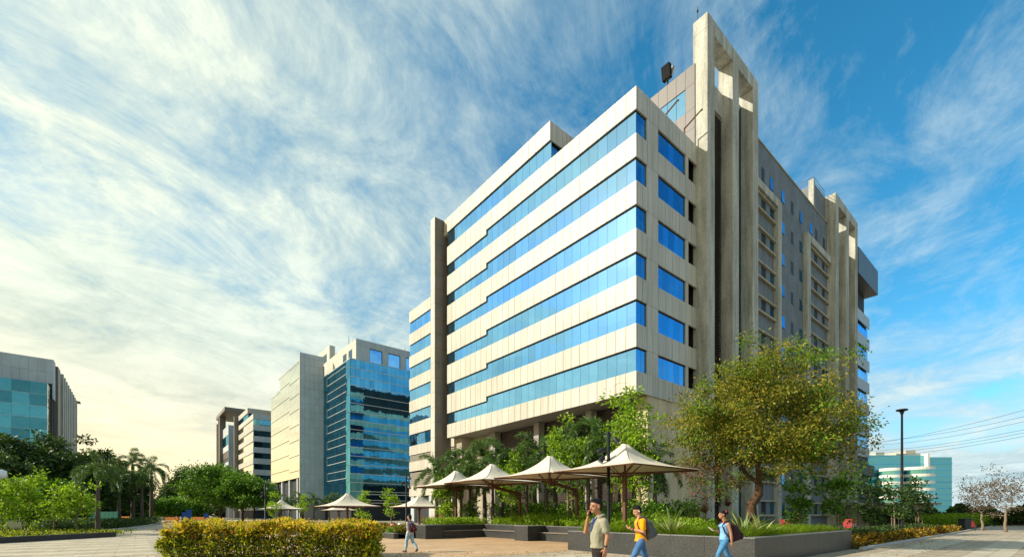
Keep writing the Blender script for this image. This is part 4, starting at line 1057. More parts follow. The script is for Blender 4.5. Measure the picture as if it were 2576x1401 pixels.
# ------------------------------------------------------------------ saplings (layered light green trees)
def sapling(label, u, Y, H, z0, mat, seed, spread=.5, dens=1.0, group=None, bark='bark_pale', stakes=False):
    n = int(22 * dens)
    T = make_tree('sapling', label, (gx(u, Y), Y, z0), (0, 0, H * .58), (H * spread * .42, H * spread * .42, H * .44), H * .38, .012 * H + .01, 4, 12, n, 22, (.24, .12), M[mat], M[bark], .13 + .014 * H, seed, lean=(random.uniform(-.1, .1), 0), group=group, sides=5, inner=.4, droop=.1)
    if stakes:
        for dx in (-.28, .28):
            m = MB(); m.tube([(dx, 0, -.1), (dx * .8, .02, 1.35)], .025, 6); m.build('stake', M['stake'], T)
        m = MB(); m.beam((-.3, .03, 1.15), (.3, .03, 1.15), .03, .05); m.build('crossbar', M['stake'], T)
    return T
GS = 'light green saplings before the building base'
sapling('bright green sapling behind the leftmost umbrella of the bench row', 1125, 36, 4.6, .3, 'leaf_lime', 41, .45, 1, GS)
sapling('bright green sapling between the third and second umbrella, half bare', 1288, 33, 5.6, .6, 'leaf_lime', 42, .45, 1.0, GS)
sapling('tall bright green sapling right of the second umbrella peak', 1428, 31, 8.0, .6, 'leaf_lime', 43, .42, 1.9, GS)
sapling('tall leafy lime tree left of the building corner above the largest umbrella', 1568, 29, 9.6, .6, 'leaf_lime', 44, .34, 2.0, GS)
sapling('tall lime tree in front of the building corner', 1612, 28, 8.9, .6, 'leaf_lime', 45, .32, 1.7, GS)
sapling('small round topped bush tree under the leftmost bench umbrella', 1185, 35, 2.2, .5, 'leaf_mid', 46, .7, .6, GS)
GR = 'staked saplings along the right verge'
for i, (u, Y, H, mt, lab) in enumerate(((2008, 24.5, 4.2, 'leaf_mid', 'staked sapling right of the large olive tree trunk'), (2105, 24.5, 4.0, 'leaf_mid', 'staked sapling above the end of the granite wall'),
                                (2192, 27, 3.6, 'leaf_dark', 'dark staked sapling left of the tall street lamp'), (2252, 33, 4.6, 'leaf_dark', 'staked sapling just beside the tall street lamp'), (2312, 34, 4.2, 'leaf_dark', 'dark staked sapling right of the tall street lamp'))):
    sapling(lab, u, Y, H, .1, mt, 60 + i, .5, .9, GR, 'bark_pale', True)
for i, (u, Y, lab) in enumerate(((910, 52, 'small lime sapling right of the near far-plaza umbrella'), (985, 50, 'lime sapling left of the black pole by the walking woman'), (690, 57, 'small sapling behind the farthest umbrella'), (758, 62, 'thin sapling right of the farthest umbrella'))):
    sapling(lab, u, Y, 4.4, 0, 'leaf_lime', 70 + i, .5, .6, 'lime saplings on the far plaza')

# ------------------------------------------------------------------ broad trees
GM = 'round canopy trees behind the hedge'
for i, (u, Y, top, w, lab, mt) in enumerate(((555, 82, 1182, 185, 'largest round green tree behind the hedge', 'leaf_canopy'), (610, 78, 1195, 120, 'round tree at the right side of the green cluster behind the hedge', 'leaf_canopy'),
                             (492, 98, 1192, 130, 'darker round tree at the left side of the green cluster', 'leaf_dark'), (640, 100, 1212, 100, 'small tree between the green cluster and the mirrored flank', 'leaf_mid'), (448, 92, 1258, 110, 'low flat topped tree left of the green cluster', 'leaf_mid'))):
    h = zat(top, Y); rx = w / F * Y / 2; rz = h * .40
    make_tree('canopy_tree', lab, (gx(u, Y), Y, 0), (0, 0, h - rz * .98), (rx, rx * .8, rz), h * .32, .26, 8, 26, 190, 70, (.42, .26), M[mt], M['bark'], .50 * rx / 6 + .15, 80 + i, group=GM, flat=.55, sides=6)
GD = 'dark trees of the left grove'
for i, (u, Y, top, w, lab, mt) in enumerate(((70, 50, 1098, 250, 'tall dark tree below the left edge building', 'leaf_dark'), (165, 56, 1118, 190, 'dark dense tree right of the tallest one in the left grove', 'leaf_dark'), (235, 66, 1152, 170, 'open crowned dark tree against the yellow sky', 'leaf_dark'),
                             (-30, 44, 1150, 210, 'dark tree cut by the left edge of the picture', 'leaf_dark'), (300, 84, 1205, 140, 'small dark tree behind the left palms', 'leaf_dark'), (120, 44, 1210, 170, 'lower dark tree in front of the left grove', 'leaf_canopy'))):
    h = zat(top, Y); rx = w / F * Y / 2; rz = h * .42
    make_tree('grove_tree', lab, (gx(u, Y), Y, 0), (0, 0, h - rz), (rx, rx * .8, rz), h * .28, .24, 8, 26, 150 if i == 2 else 210, 52, (.40, .22), M[mt], M['bark'], .42, 100 + i, group=GD, flat=.7, sides=6)
for i, (u, Y, H, dens, lab) in enumerate(((55, 33, 5.1, 2.2, 'bright lime tree in front of the dark grove at far left'), (5, 31, 3.4, 1.2, 'lime shrub tree at the left edge below the globe lamp'), (192, 33.5, 4.0, .9, 'thin lime sapling with layered leaves left of the near palm'), (135, 35, 3.6, .7, 'pale layered sapling between the lime tree and the thin sapling'))):
    sapling(lab, u, Y, H, .05, 'leaf_lime', 120 + i, .8, dens, 'lime trees of the left bed')
for i, (u, Y, top, w, lab) in enumerate(((2530, 40, 1170, 170, 'grey brown half bare tree at the right edge'), (2470, 44, 1190, 120, 'grey brown half bare tree left of the one at the right edge'))):
    h = zat(top, Y); rx = w / F * Y / 2
    make_tree('half_bare_tree', lab, (gx(u, Y), Y, 0), (0, 0, h * .62), (rx, rx * .8, h * .36), h * .3, .12, 7, 30, 130, 11, (.16, .10), M['leaf_dry'], M['bark_pale'], .22, 140 + i, group='half bare trees at the right edge', sides=5)
# a belt of distant trees closing the horizon
def far_belt(name, label, xs, seed, mat, size=1.2):
    rng = np.random.default_rng(seed); P = []
    for (u0, u1, Y, top) in xs:
        n = int((u1 - u0) * 22); u = rng.uniform(u0, u1, n); yy = Y + rng.uniform(-8, 8, n)
        hh = (zat(top, Y)) * (.72 + .28 * np.sin(u * .06 + seed) * np.sin(u * .023)) ; z = hh * np.sqrt(rng.uniform(0.02, 1, n))
        P.append(np.stack([(u - 1288) / F * yy, yy, z], 1))
    P = np.vstack(P); o = leaves(name, P, rng.normal(size=P.shape), size, size * .6, mat, None, seed)
    tag(o, label, 'trees', kind='stuff')
far_belt('far_trees', 'belt of distant dark trees along the left horizon', [(-60, 520, 150, 1250), (380, 700, 210, 1262)], 3, M['leaf_dark'], 1.3)
far_belt('far_shrubs', 'belt of low distant trees along the right horizon', [(2170, 2640, 70, 1268)], 4, M['leaf_dark'], .6)

# ------------------------------------------------------------------ foreground hedge
def hedge():
    rng = np.random.default_rng(7)
    x0, x1, y0, y1, H = -12.3, -4.85, 15.2, 17.9, 1.12
    T = thing('hedge', 'long clipped hedge of orange and yellow green leaves in the left foreground', 'hedge', ((x0 + x1) / 2, (y0 + y1) / 2, 0))
    cx, cy = (x0 + x1) / 2, (y0 + y1) / 2; hx, hy = (x1 - x0) / 2, (y1 - y0) / 2
    n = 60000
    # points gather near the outer skin of a lumpy box
    q = rng.uniform(-1, 1, (n, 3)); ax = rng.choice(3, n, p=[.12, .34, .54]); sg = np.sign(rng.uniform(-1, 1, n)); sg[ax == 2] = 1
    depth = np.abs(rng.normal(0, .10, n)); rows = np.arange(n); q[rows, ax] = sg * (1 - depth)
    lump = .10 * np.sin(q[:, 0] * hx * 2.3 + 1) + .09 * np.sin(q[:, 0] * hx * 5.1 + q[:, 1] * 4) + .05 * np.sin(q[:, 1] * hy * 5 + 2) + rng.normal(0, .035, n)
    edge = 1 - .10 * (np.abs(q[:, 0]) ** 8) - .05 * np.abs(q[:, 1]) ** 6
    z = (q[:, 2] * .5 + .5) * H * edge + lump * (q[:, 2] > .2) * 1.0
    side = 1 - .06 * (1 - (q[:, 2] * .5 + .5)) + .03 * np.sin(q[:, 0] * 21) * (ax == 1)
    P = np.stack([q[:, 0] * hx * (1 - .03 * np.sin(z * 7 + q[:, 1] * 5)), q[:, 1] * hy * side, np.maximum(z, .06)], 1)
    P[:, 0] -= .35 * P[:, 1]
    gap = np.sin(P[:, 0] * 2.9 + 1.3) * np.sin(P[:, 0] * 1.1) * np.sin(P[:, 1] * 3 + 2) > .55
    keep = rng.random(n) < np.clip(.30 + z * 1.1, 0, 1) * np.where(gap, .45, 1.0); P = P[keep]; z = P[:, 2]
    D = rng.normal(size=P.shape) * .7; D[:, 2] += .55
    L = rng.uniform(.06, .17, len(P)); W = L * .42
    top = rng.random(len(P)) < np.clip((z - .55) * 1.55 + .10 * np.sin(P[:, 0] * 3), .05, .72)
    leaves('green_foliage', P[~top], D[~top], L[~top], W[~top], M['leaf_hedge'], T, 1)
    leaves('orange_new_leaves', P[top], D[top], L[top] * .9, W[top], M['leaf_flush'], T, 2)
    # young shoots standing above the clipped top
    ns = 420; sp = np.stack([rng.uniform(-hx * .98, hx * .98, ns), rng.uniform(-hy * .95, hy * .95, ns), np.full(ns, H - .08)], 1)
    k = 9; sp[:, 0] -= .35 * sp[:, 1]; SP = np.repeat(sp, k, 0); SP[:, 2] += np.tile(np.linspace(0, 1, k), ns) * np.repeat(rng.uniform(.08, .30, ns), k) + .05 * np.sin(SP[:, 0] * 3); SP += rng.normal(0, .02, SP.shape)
    SD = rng.normal(size=SP.shape) * .6; SD[:, 2] += .7
    leaves('shoots', SP, SD, rng.uniform(.05, .10, len(SP)), .035, M['leaf_flush'], T, 3)
    m = MB(); rnd = random.Random(5)
    for _ in range(150):
        x, y = rnd.uniform(-hx * .97, hx * .97), rnd.uniform(-hy * .93, hy * .93)
        p = Vector((x - .35 * y, y, -.02)); pts = [p.copy()]
        for i in range(4): p = p + Vector((rnd.uniform(-.08, .08), rnd.uniform(-.08, .08), .24)); pts.append(p.copy())
        m.tube(pts, [.018, .015, .012, .009, .006], 4, False)
    m.build('stems', M['bark_pale'], T)
    m = MB(); m.box(-hx * .84, hx * .84, -hy * .72, hy * .72, 0.0, .02); m.build('bed', M['soil'], T)
hedge()

# ------------------------------------------------------------------ planting in the raised beds
def blade_clump(P0, n, L, W, rng, spread=.8, droop=.5, seg=4):
    """tufts of arching strap leaves; returns verts, quads"""
    N = len(P0) * n; base = np.repeat(P0, n, 0) + rng.normal(0, .03, (N, 3)) * np.array([1, 1, 0])
    az = rng.uniform(0, 2 * np.pi, N); out = rng.uniform(.15, spread, N); ln = L * rng.uniform(.6, 1.15, N)
    d = np.stack([np.cos(az) * out, np.sin(az) * out, np.ones(N)], 1); d = unit(d)
    sd = np.stack([-np.sin(az), np.cos(az), np.zeros(N)], 1)
    rows = []; p = base.copy()
    for i in range(seg + 1):
        w = W * (1 - (i / seg) ** 1.6) * (.6 + .4 * min(1, i / 1.0)) + .002
        rows.append((p - sd * w / 2, p + sd * w / 2))
        p = p + d * (ln / seg)[:, None]; d = unit(d + np.stack([np.cos(az), np.sin(az), np.full(N, -1.6)], 1) * droop / seg * (i + 1) * .45)
    V = np.stack([x for r in rows for x in r], 1); m = 2 * (seg + 1)
    Q = np.concatenate([np.array([[2 * i, 2 * i + 1, 2 * i + 3, 2 * i + 2]]) for i in range(seg)])
    Q = (np.arange(N)[:, None, None] * m + Q[None]).reshape(-1, 4)
    return V.reshape(-1, 3), Q
def rs_points(rng, n, r0, r1, s0, s1, z):
    r = rng.uniform(r0, r1, n); s = rng.uniform(s0, s1, n); b = np.array(BX); a = np.array(AX); c = np.array(CC)
    P = c + r[:, None] * b + s[:, None] * a; P[:, 2] = z; return P
def blades(name, label, cat, P0, n, L, W, mat, seed, **kw):
    rng = np.random.default_rng(seed); V, Q = blade_clump(P0, n, L, W, rng, **kw)
    o = np_mesh(name, V, Q, mat); return tag(o, label, cat, kind='stuff')
rng = np.random.default_rng(17)
P = np.vstack([rs_points(rng, 1500, -17.3, -15.2, -16.3, -9.2, .66), rs_points(rng, 900, -16.8, -8.0, -16.3, -14.2, .66)])
blades('ornamental_grass', 'fine feathery bright green grass along the planter edge', 'grass', P, 26, .62, .014, M['leaf_grass'], 18, spread=1.2, droop=.9)
def leafy_mass(name, label, P, per, spread, H, L, W, mat, seed, cat='shrubs'):
    rng = np.random.default_rng(seed); n = len(P) * per
    Q = np.repeat(P, per, 0); o = rng.normal(size=(n, 3)) * np.array([spread, spread, 0]); Q = Q + o
    Q[:, 2] += H * rng.random(n) ** .55 * np.repeat(rng.uniform(.6, 1.15, len(P)), per)
    D = rng.normal(size=(n, 3)) * .6 + unit(o + 1e-6) * .4; D[:, 2] += .35
    ob = leaves(name, Q, D, L * rng.uniform(.7, 1.3, n), W * rng.uniform(.8, 1.2, n), mat, None, seed)
    return tag(ob, label, cat, kind='stuff')
P = np.vstack([rs_points(rng, 150, -13.1, -11.6, -9.0, 3.0, .66), rs_points(rng, 60, -17.0, -13.2, 3.5, 5.0, .6), rs_points(rng, 70, -15.4, -12.6, -13.4, -9.2, .66)])
leafy_mass('bed_shrubs', 'bright yellow green low shrubs behind the granite benches', P, 120, .22, .62, .13, .06, M['leaf_lime'], 19)
P = rs_points(rng, 130, -11.6, -9.6, -9.5, 3.5, .66)
blades('lily_leaves', 'tall upright strap leaves behind the low shrubs of the bed', 'plants', P, 14, 1.15, .07, M['leaf_lime'], 20, spread=.55, droop=.5)
P = rs_points(rng, 95, -9.6, -4, -8, 8, .66)
leafy_mass('low_bed_shrubs', 'mid green low plants below the buff corner wall', rs_points(rng, 55, -13, -8.5, -13.5, -8, .66), 90, .3, .55, .16, .08, M['leaf_mid'], 27)
leafy_mass('back_shrubs', 'dark green shrubs at the foot of the palms', P, 150, .40, 1.7, .2, .1, M['leaf_mid'], 21)
P = rs_points(rng, 60, -19.2, -17.4, 4.2, 12, .3)
leafy_mass('flower_bed_shrubs', 'mixed yellow brown low plants in the left flower bed', P, 80, .18, .5, .15, .06, M['leaf_croton'], 22)

def rosette(name, label, loc, n, L, W, mat, seed, group=None, stem=0.0, spread=1.1, droop=.35):
    T = thing(name, label, 'plant', loc, 0, group); rng = np.random.default_rng(seed)
    V, Q = blade_clump(np.array([[0, 0, stem]]), n, L, W, rng, spread=spread, droop=droop, seg=5)
    np_mesh('leaf_rosette', V, Q, mat, T)
    if stem:
        m = MB(); m.tube([(0, 0, -.05), (.02, .01, stem * .5), (0, 0, stem + .05)], [.03, .025, .02], 6); m.build('stem', M['bark_pale'], T)
    else:
        m = MB(); m.tube([(0, 0, -.05), (0, 0, .12)], [.07, .05], 8); m.build('crown_base', M['leaf_agave'], T)
    return T
for u, Y, L, lab in ((1690, 16.9, 1.2, 'large pale striped agave between the orange shirt man and the woman in blue'), (1872, 15.6, 1.15, 'large striped agave right behind the purple backpack'), (1912, 16.6, .95, 'striped agave at the foot of the large olive tree')):
    rosette('agave', lab, (gx(u, Y), Y, .66), 46, L, .125, M['leaf_agave'], int(u), 'striped agaves in the planter', spread=1.5, droop=.25)
for u, Y, st, lab in ((1773, 19, .95, 'tall brown cordyline rosette on a bare stem left of the woman in blue'), (1812, 19.5, .55, 'dense dark red cordyline behind the woman in blue'), (1830, 21, 1.25, 'thin brown cordyline right behind the head of the woman in blue'), (1742, 19.6, .5, 'small reddish cordyline behind the pale agave'), (1796, 20.5, .2, 'low purple cordyline clump beside the tall brown one')):
    rosette('cordyline', lab, (gx(u, Y), Y, .66), 46, .62, .035, M['leaf_cordy'], int(u) + 1, 'brown cordylines in the planter', stem=st, spread=1.6, droop=.35)
for u, Y, lab in ((1075, 31.5, 'orange brown grassy plant at the left bench end'), (1098, 33, 'orange yellow plumed plant behind the left bench end')):
    rosette('plume_plant', lab, (gx(u, Y), Y, .5), 70, 1.25, .05, M['leaf_orange'], int(u), 'orange plume plants', spread=.9, droop=.3)

# croton row along the right path: countable bushes near, each its own
rng2 = random.Random(3)
def ordinal(n):
    w = ['', 'first', 'second', 'third', 'fourth', 'fifth', 'sixth', 'seventh', 'eighth', 'ninth', 'tenth', 'eleventh', 'twelfth', 'thirteenth', 'fourteenth', 'fifteenth', 'sixteenth', 'seventeenth', 'eighteenth', 'nineteenth']
    if n < 20: return w[n]
    t = {2: 'twenty', 3: 'thirty'}[n // 10]
    return t[:-1] + 'ieth' if n % 10 == 0 else t + '-' + w[n % 10]
for i in range(34):
    r = -7.3 + i * .95 + rng2.uniform(-.12, .12); s = -16.55 + rng2.uniform(-.1, .1); p = rs(r, s)
    g = np.random.default_rng(300 + i); n = 150
    d = unit(g.normal(size=(n, 3))); d[:, 2] = np.abs(d[:, 2]); Pn = d * np.array([.52, .48, .44]) * g.uniform(.5, 1.0, (n, 1)); Pn[:, 2] += .06
    T = thing('croton_bush', 'yellow and brown croton bush, %s along the right path' % ('nearest the granite wall end' if i == 0 else ordinal(i + 1) + ' from the granite wall end'), 'bush', (p.x, p.y, .02), rng2.uniform(0, 6), 'croton bushes along the right path')
    leaves('foliage', Pn, d + g.normal(size=(n, 3)) * .5, g.uniform(.16, .28, n), .085, M['leaf_croton'], T, i)
    m = MB()
    for k in range(4): m.tube([(0, 0, -.03), (rng2.uniform(-.2, .2), rng2.uniform(-.2, .2), .35)], .012, 4, False)
    m.build('stems', M['bark'], T)
P = rs_points(rng, 120, -7.2, 22, -16.0, -13.5, .03)
leafy_mass('verge_shrubs', 'dark green ground cover behind the croton row', P, 90, .35, .62, .16, .07, M['leaf_dark'], 25)
P = rs_points(rng, 60, 40, 58, -16, -12, .03)
leafy_mass('hedge_far_right', 'clipped yellow green hedge at the end of the right path', P, 150, .5, 1.5, .2, .1, M['leaf_lime'], 26)

# ------------------------------------------------------------------ left bed and kerb
def poly_wall(name, label, cat, pts, w, h, mat):
    x0, y0 = pts[0]; T = thing(name, label, cat, (x0, y0, 0))
    for (ax, ay), (bx, by) in zip(pts, pts[1:]):
        m = MB(); m.beam((ax - x0, ay - y0, h / 2), (bx - x0, by - y0, h / 2 ), w, h); m.build('kerb_stone', mat, T)
    return T
poly_wall('bed_kerb', 'dark raised kerb of the left flower bed', 'kerb', [(-27.4, 21.8), (-27.5, 24.5), (-27.55, 28), (-27.6, 31.6)], .3, .32, M['kerb_dark'])
wp = [gx(110, 37.5), 37.5], [gx(200, 39.5), 39.5], [gx(275, 43), 43], [gx(330, 49), 49], [gx(370, 58), 58], [gx(393, 68), 68], [gx(400, 76), 76], [gx(394, 84), 84]
poly_wall('road_kerb', 'pale curved kerb along the left road', 'kerb', [tuple(p) for p in wp], .25, .16, M['kerb'])
m = MB(); m.add([(x, y, .05) for x, y in [(-27.7, 21), (-27.7, 31.6), (-33, 36)] + [(p[0] - .3, p[1]) for p in wp] + [(-110, 110), (-110, 21)]], [tuple(range(13))]); tag(m.build('planting_ground', M['lawn']), kind='structure')
g = np.random.default_rng(33)
Pq = np.stack([g.uniform(-37, -27.9, 260), g.uniform(23, 34, 260), np.full(260, .06)], 1)
leafy_mass('left_bed_plants', 'low mixed plants filling the left flower bed', Pq, 60, .25, .35, .15, .07, M['leaf_hedge'], 34)
Pq = np.vstack([np.stack([np.interp(t, range(8), [p[0] for p in wp]) - g.uniform(.6, 2.2, t.size), np.interp(t, range(8), [p[1] for p in wp]) + g.uniform(-.3, .6, t.size), np.full(t.size, .06)], 1) for t in [g.uniform(0.5, 7, 260)]])
leafy_mass('road_hedge', 'dark clipped hedge behind the pale road kerb', Pq, 90, .4, .95, .16, .08, M['leaf_dark'], 35)
for i in range(8):
    u = 138 + i * 16; Y = 31.2 + i * .25
    rosette('croton_plant', 'small reddish croton on the dark kerb edge, %s from the left' % ordinal(i + 1), (gx(u, Y) + .2, Y, .06), 18, .5, .09, M['leaf_croton'], 400 + i, 'small crotons along the dark kerb', spread=.9)
m = MB(); 
T = thing('dark_shrub', 'small dark ground shrub where the road meets the paving', 'shrub', (gx(445, 40.5), 40.5, 0))
g = np.random.default_rng(36); Pn = g.normal(size=(900, 3)) * np.array([.75, .4, .12]); Pn[:, 2] = np.abs(Pn[:, 2]) + .03
leaves('foliage', Pn, g.normal(size=(900, 3)), .14, .07, M['leaf_cordy'], T, 36)
for dx in (-.2, .5): m = MB(); m.tube([(dx, 0, 0), (dx + .05, 0, 1.2)], .03, 6); m.build('stem', M['bark'], T)

# ------------------------------------------------------------------ small fixtures far off
def barrier(label, u, Y, w=2.6):
    T = thing('road_barrier', label, 'barrier', (gx(u, Y), Y, 0), 0, 'orange barriers under the trees')
    m = MB(); m.box(-w / 2, w / 2, -.03, .03, .55, 1.05); m.build('board', M['orange_paint'], T)
    m = MB(); m.box(-w / 2, w / 2, -.03, .03, .2, .4); m.build('board', M['orange_paint'], T)
    for x in (-w / 2 + .1, w / 2 - .1): m = MB(); m.box(x - .05, x + .05, -.25, .25, 0, .08); m.box(x - .04, x + .04, -.04, .04, 0, 1.15); m.build('leg', M['steel_black'], T)
barrier('orange barrier at the road left of the blue panels', 432, 78); barrier('orange barrier right of the blue panels under the trees', 504, 84, 3.2)
barrier('orange barrier far beyond the left palms', 310, 100, 3.0)
for u, w, h, lab in ((463, .6, 1.9, 'narrow blue panel under the trees, left one'), (476, .8, 2.3, 'wider blue panel under the trees, leaning'), (519, .6, 1.7, 'blue panel right of the second orange barrier')):
    T = thing('blue_panel', lab, 'panel', (gx(u, 76), 76, 0), .3)
    m = MB(); m.box(-w / 2, w / 2, -.06, .06, .05, h); m.build('board', M['blue_paint'], T)
    for x in (-w / 2, w / 2): m = MB(); m.box(x - .04, x + .04, -.3, .3, 0, .1); m.build('foot', M['steel_black'], T)
T = thing('green_hoarding', 'green corrugated hoarding seen between the left trunks', 'fence', (gx(258, 62), 62, 0))
for k in range(7): slab('sheet', M['green_sheet'], T, -2 + k * .58, -1.45 + k * .58, 0, .05 + .03 * (k % 2), .3, 1.9)
m = MB()
for k in range(4): m.box(-2 + k * 1.3, -1.9 + k * 1.3, .06, .14, 0, 1.9)
m.build('post', M['stake'], T)
def red_bin(label, u, Y, w):
    T = thing('red_cabinet', label, 'cabinet', (gx(u, Y), Y, 0), CANG, 'red hydrant cabinets')
    m = MB(); m.box(-w / 2, w / 2, -.3, .3, .12, 1.1); o = m.build('body', M['red'], T)
    m = MB(); m.box(-w / 2 - .03, w / 2 + .03, -.33, .33, 1.1, 1.16); m.build('lid', M['red'], T)
    for q in (-.25, .25): m = MB(); m.box(q * w - .12, q * w + .12, -.315, -.302, .55, .85); m.build('notice', M['white'], o)
    for x in (-w / 2 + .08, w / 2 - .08): m = MB(); m.box(x - .05, x + .05, -.25, .25, 0, .12); m.build('foot', M['steel_black'], T)
red_bin('red hydrant cabinet at the end of the granite wall', 2138, 36, 1.2); red_bin('red hydrant cabinet behind the grass, left of the staked sapling', 1978, 33, .9)
# gate house and low wall at the right
T = thing('gate_house', 'low buff service building behind the right saplings', 'building', (gx(2255, 64), 64, 0), 0)
m = MB(); m.box(-5.2, 5.2, 0, 5, 0, 2.9); m.build('wall', M['wall_low'], T)
m = MB(); m.box(-5.8, 5.8, -.6, 5.4, 2.9, 3.15); m.build('roof', M['clad_grey'], T)
for x in (-3.6, -.8, 2.2): m = MB(); m.box(x, x + 1.5, -.06, .02, .2 if x == -.8 else 1.0, 2.2); f = m.build('opening', M['reveal'], T); m = MB(); m.box(x - .08, x + 1.58, -.09, -.02, 2.2, 2.32); m.build('lintel', M['trim'], f)
T = thing('boundary_wall', 'long low pale boundary wall at the right end of the path', 'wall', (gx(2350, 70), 70, 0))
for k in range(12): slab('wall_bay', M['wall_low'], T, k * 3, k * 3 + 2.95, 0, .25, 0, 1.7); slab('wall_pier', M['clad_grey'], T, k * 3 - .15, k * 3 + .15, -.08, .33, 0, 1.9)
T = thing('waste_bin', 'dark wheeled waste bin at the far end of the croton row', 'bin', (gx(2428, 46), 46, 0))
m = MB(); m.prism([(-.38, -.35), (.38, -.35), (.38, .35), (-.38, .35)], .12, 1.05); m.build('body', M['bin_dark'], T)
m = MB(); m.box(-.42, .42, -.42, .4, 1.05, 1.12); m.build('lid', M['bin_dark'], T)
for x in (-.3, .3): m = MB(); m.tube([(x - .04, .3, .1), (x + .04, .3, .1)], .1, 10); m.build('wheel', M['black'], T)
T = thing('bicycle', 'parked bicycle leaning by the dark bin at the path end', 'bicycle', (gx(2448, 43), 43, 0), 1.0)
for x in (-.52, .52):
    m = MB(); pts = [(x + .33 * math.cos(t * math.pi / 10), 0, .34 + .33 * math.sin(t * math.pi / 10)) for t in range(21)]; m.tube(pts, .022, 5, False); m.build('wheel', M['black'], T)
m = MB()
for a, b in (((-.52, 0, .34), (-.1, 0, .32)), ((-.1, 0, .32), (-.22, 0, .85)), ((-.22, 0, .8), (.35, 0, .8)), ((.35, 0, .85), (-.1, 0, .32)), ((.52, 0, .34), (.35, 0, .95)), ((-.52, 0, .34), (-.22, 0, .8))): m.tube([a, b], .02, 5)
m.build('frame', M['red'], T)
m = MB(); m.ell((-.23, 0, .9), (.13, .06, .04), 8, 6); m.build('saddle', M['black'], T)
m = MB(); m.tube([(.35, -.28, 1.0), (.35, .28, 1.0)], .02, 6); m.build('handlebar', M['black'], T)
T = thing('flower_pot', 'red rectangular flower trough on the bed behind the bench corner', 'pot', (gx(1215, 33), 33, .62), CANG)
m = MB(); m.prism([(-.5, -.16), (.5, -.16), (.5, .16), (-.5, .16)], 0, .26); m.build('trough', M['red'], T)
g = np.random.default_rng(40); leaves('foliage', np.abs(g.normal(size=(160, 3))) * np.array([.0, .0, .12]) + g.uniform(-1, 1, (160, 3)) * np.array([.45, .12, 0]) + np.array([0, 0, .26]), g.normal(size=(160, 3)) + np.array([0, 0, .8]), .14, .06, M['leaf_mid'], T, 41)
for u, v, c, lab in ((987, 1324, 'flower_pink', 'pink bloom on a short shrub left of the walking woman'), (1006, 1322, 'white', 'white bloom on a short shrub left of the walking woman')):
    Y = 30.; T = thing('flowering_shrub', lab, 'flower', (gx(u, Y), Y, .3), 0)
    m = MB(); zc = zat(v - 4, Y) - .3
    for k in range(6): m.ell((.07 * math.cos(k), .07 * math.sin(k), zc + .02 * (k % 2)), (.08, .08, .06), 7, 5)
    m.build('bloom', M[c], T, True); m = MB(); m.tube([(0, 0, -.02), (0, 0, zc)], .015, 5); m.build('stem', M['bark'], T)
    g = np.random.default_rng(u); n = 220; Pn = g.normal(size=(n, 3)) * np.array([.22, .22, .2]); Pn[:, 2] = np.abs(Pn[:, 2]) + .05; leaves('foliage', Pn, g.normal(size=(n, 3)), .15, .08, M['leaf_mid'], T, u)
# overhead wires
for i, (va, vb, sag) in enumerate(((1112, 1040, 1.2), (1120, 1052, 1.4), (1135, 1075, 1.1), (1141, 1083, 1.1), (1150, 1092, 1.0), (1120, 1022, .8))):
    ya, yb = 150., 95.; a = at(2170, va, ya); b = at(2640, vb - 8, yb)
    pts = [a.lerp(b, t / 16) - Vector((0, 0, sag * 4 * (t / 16) * (1 - t / 16))) for t in range(17)]
    m = MB(); m.tube(pts, .035, 4, False); o = m.build('power_line', M['steel_black']); tag(o, 'thin overhead wire at the right edge, %s' % ('second from the top at its right end', 'third from the top at its right end', 'third from the bottom', 'second from the bottom', 'lowest of the set', 'topmost at its right end')[i], 'wire', 'overhead wires at the right')

g = np.random.default_rng(77)
Pq = np.vstack([np.stack([g.uniform(-4.6, 1.5, 130), g.uniform(14.5, 19, 130), np.full(130, .006)], 1), np.stack([g.uniform(-14.5, -11.5, 60), g.uniform(15, 20, 60), np.full(60, .012)], 1), rs_points(g, 160, -20.5, -18.0, -17, -9, .012), rs_points(g, 160, -17, 10, -19.5, -17.3, .012)])
Dq = g.normal(size=Pq.shape); Dq[:, 2] *= .12
tag(leaves('fallen_leaves', Pq, Dq, .09, .05, M['leaf_orange'], None, 78, curl=.08), 'dry fallen leaves scattered on the paving near hedge and planter', 'leaves', kind='stuff')

# ------------------------------------------------------------------ people
def fuse(o, voxel, smooth=3):
    r = o.modifiers.new('fuse', 'REMESH'); r.mode = 'VOXEL'; r.voxel_size = voxel; r.use_smooth_shade = True
    s = o.modifiers.new('soften', 'SMOOTH'); s.factor = .5; s.iterations = smooth
    return o
_ft = bpy.data.textures.new('cloth_folds', 'CLOUDS'); _ft.noise_scale = .11; _ft.noise_depth = 2
def folds(o, k):
    d = o.modifiers.new('folds', 'DISPLACE'); d.texture = _ft; d.strength = k; d.mid_level = .45; d.texture_coords = 'LOCAL'
def limb(m, pts, rad, n=10):
    """tapered limb with rounded ends"""
    P = [Vector(p) for p in pts]; a = (P[0] - P[1]).normalized(); b = (P[-1] - P[-2]).normalized()
    pts2 = [P[0] + a * rad[0] * .7] + P + [P[-1] + b * rad[-1] * .7]; m.tube(pts2, [rad[0] * .55] + list(rad) + [rad[-1] * .55], n)
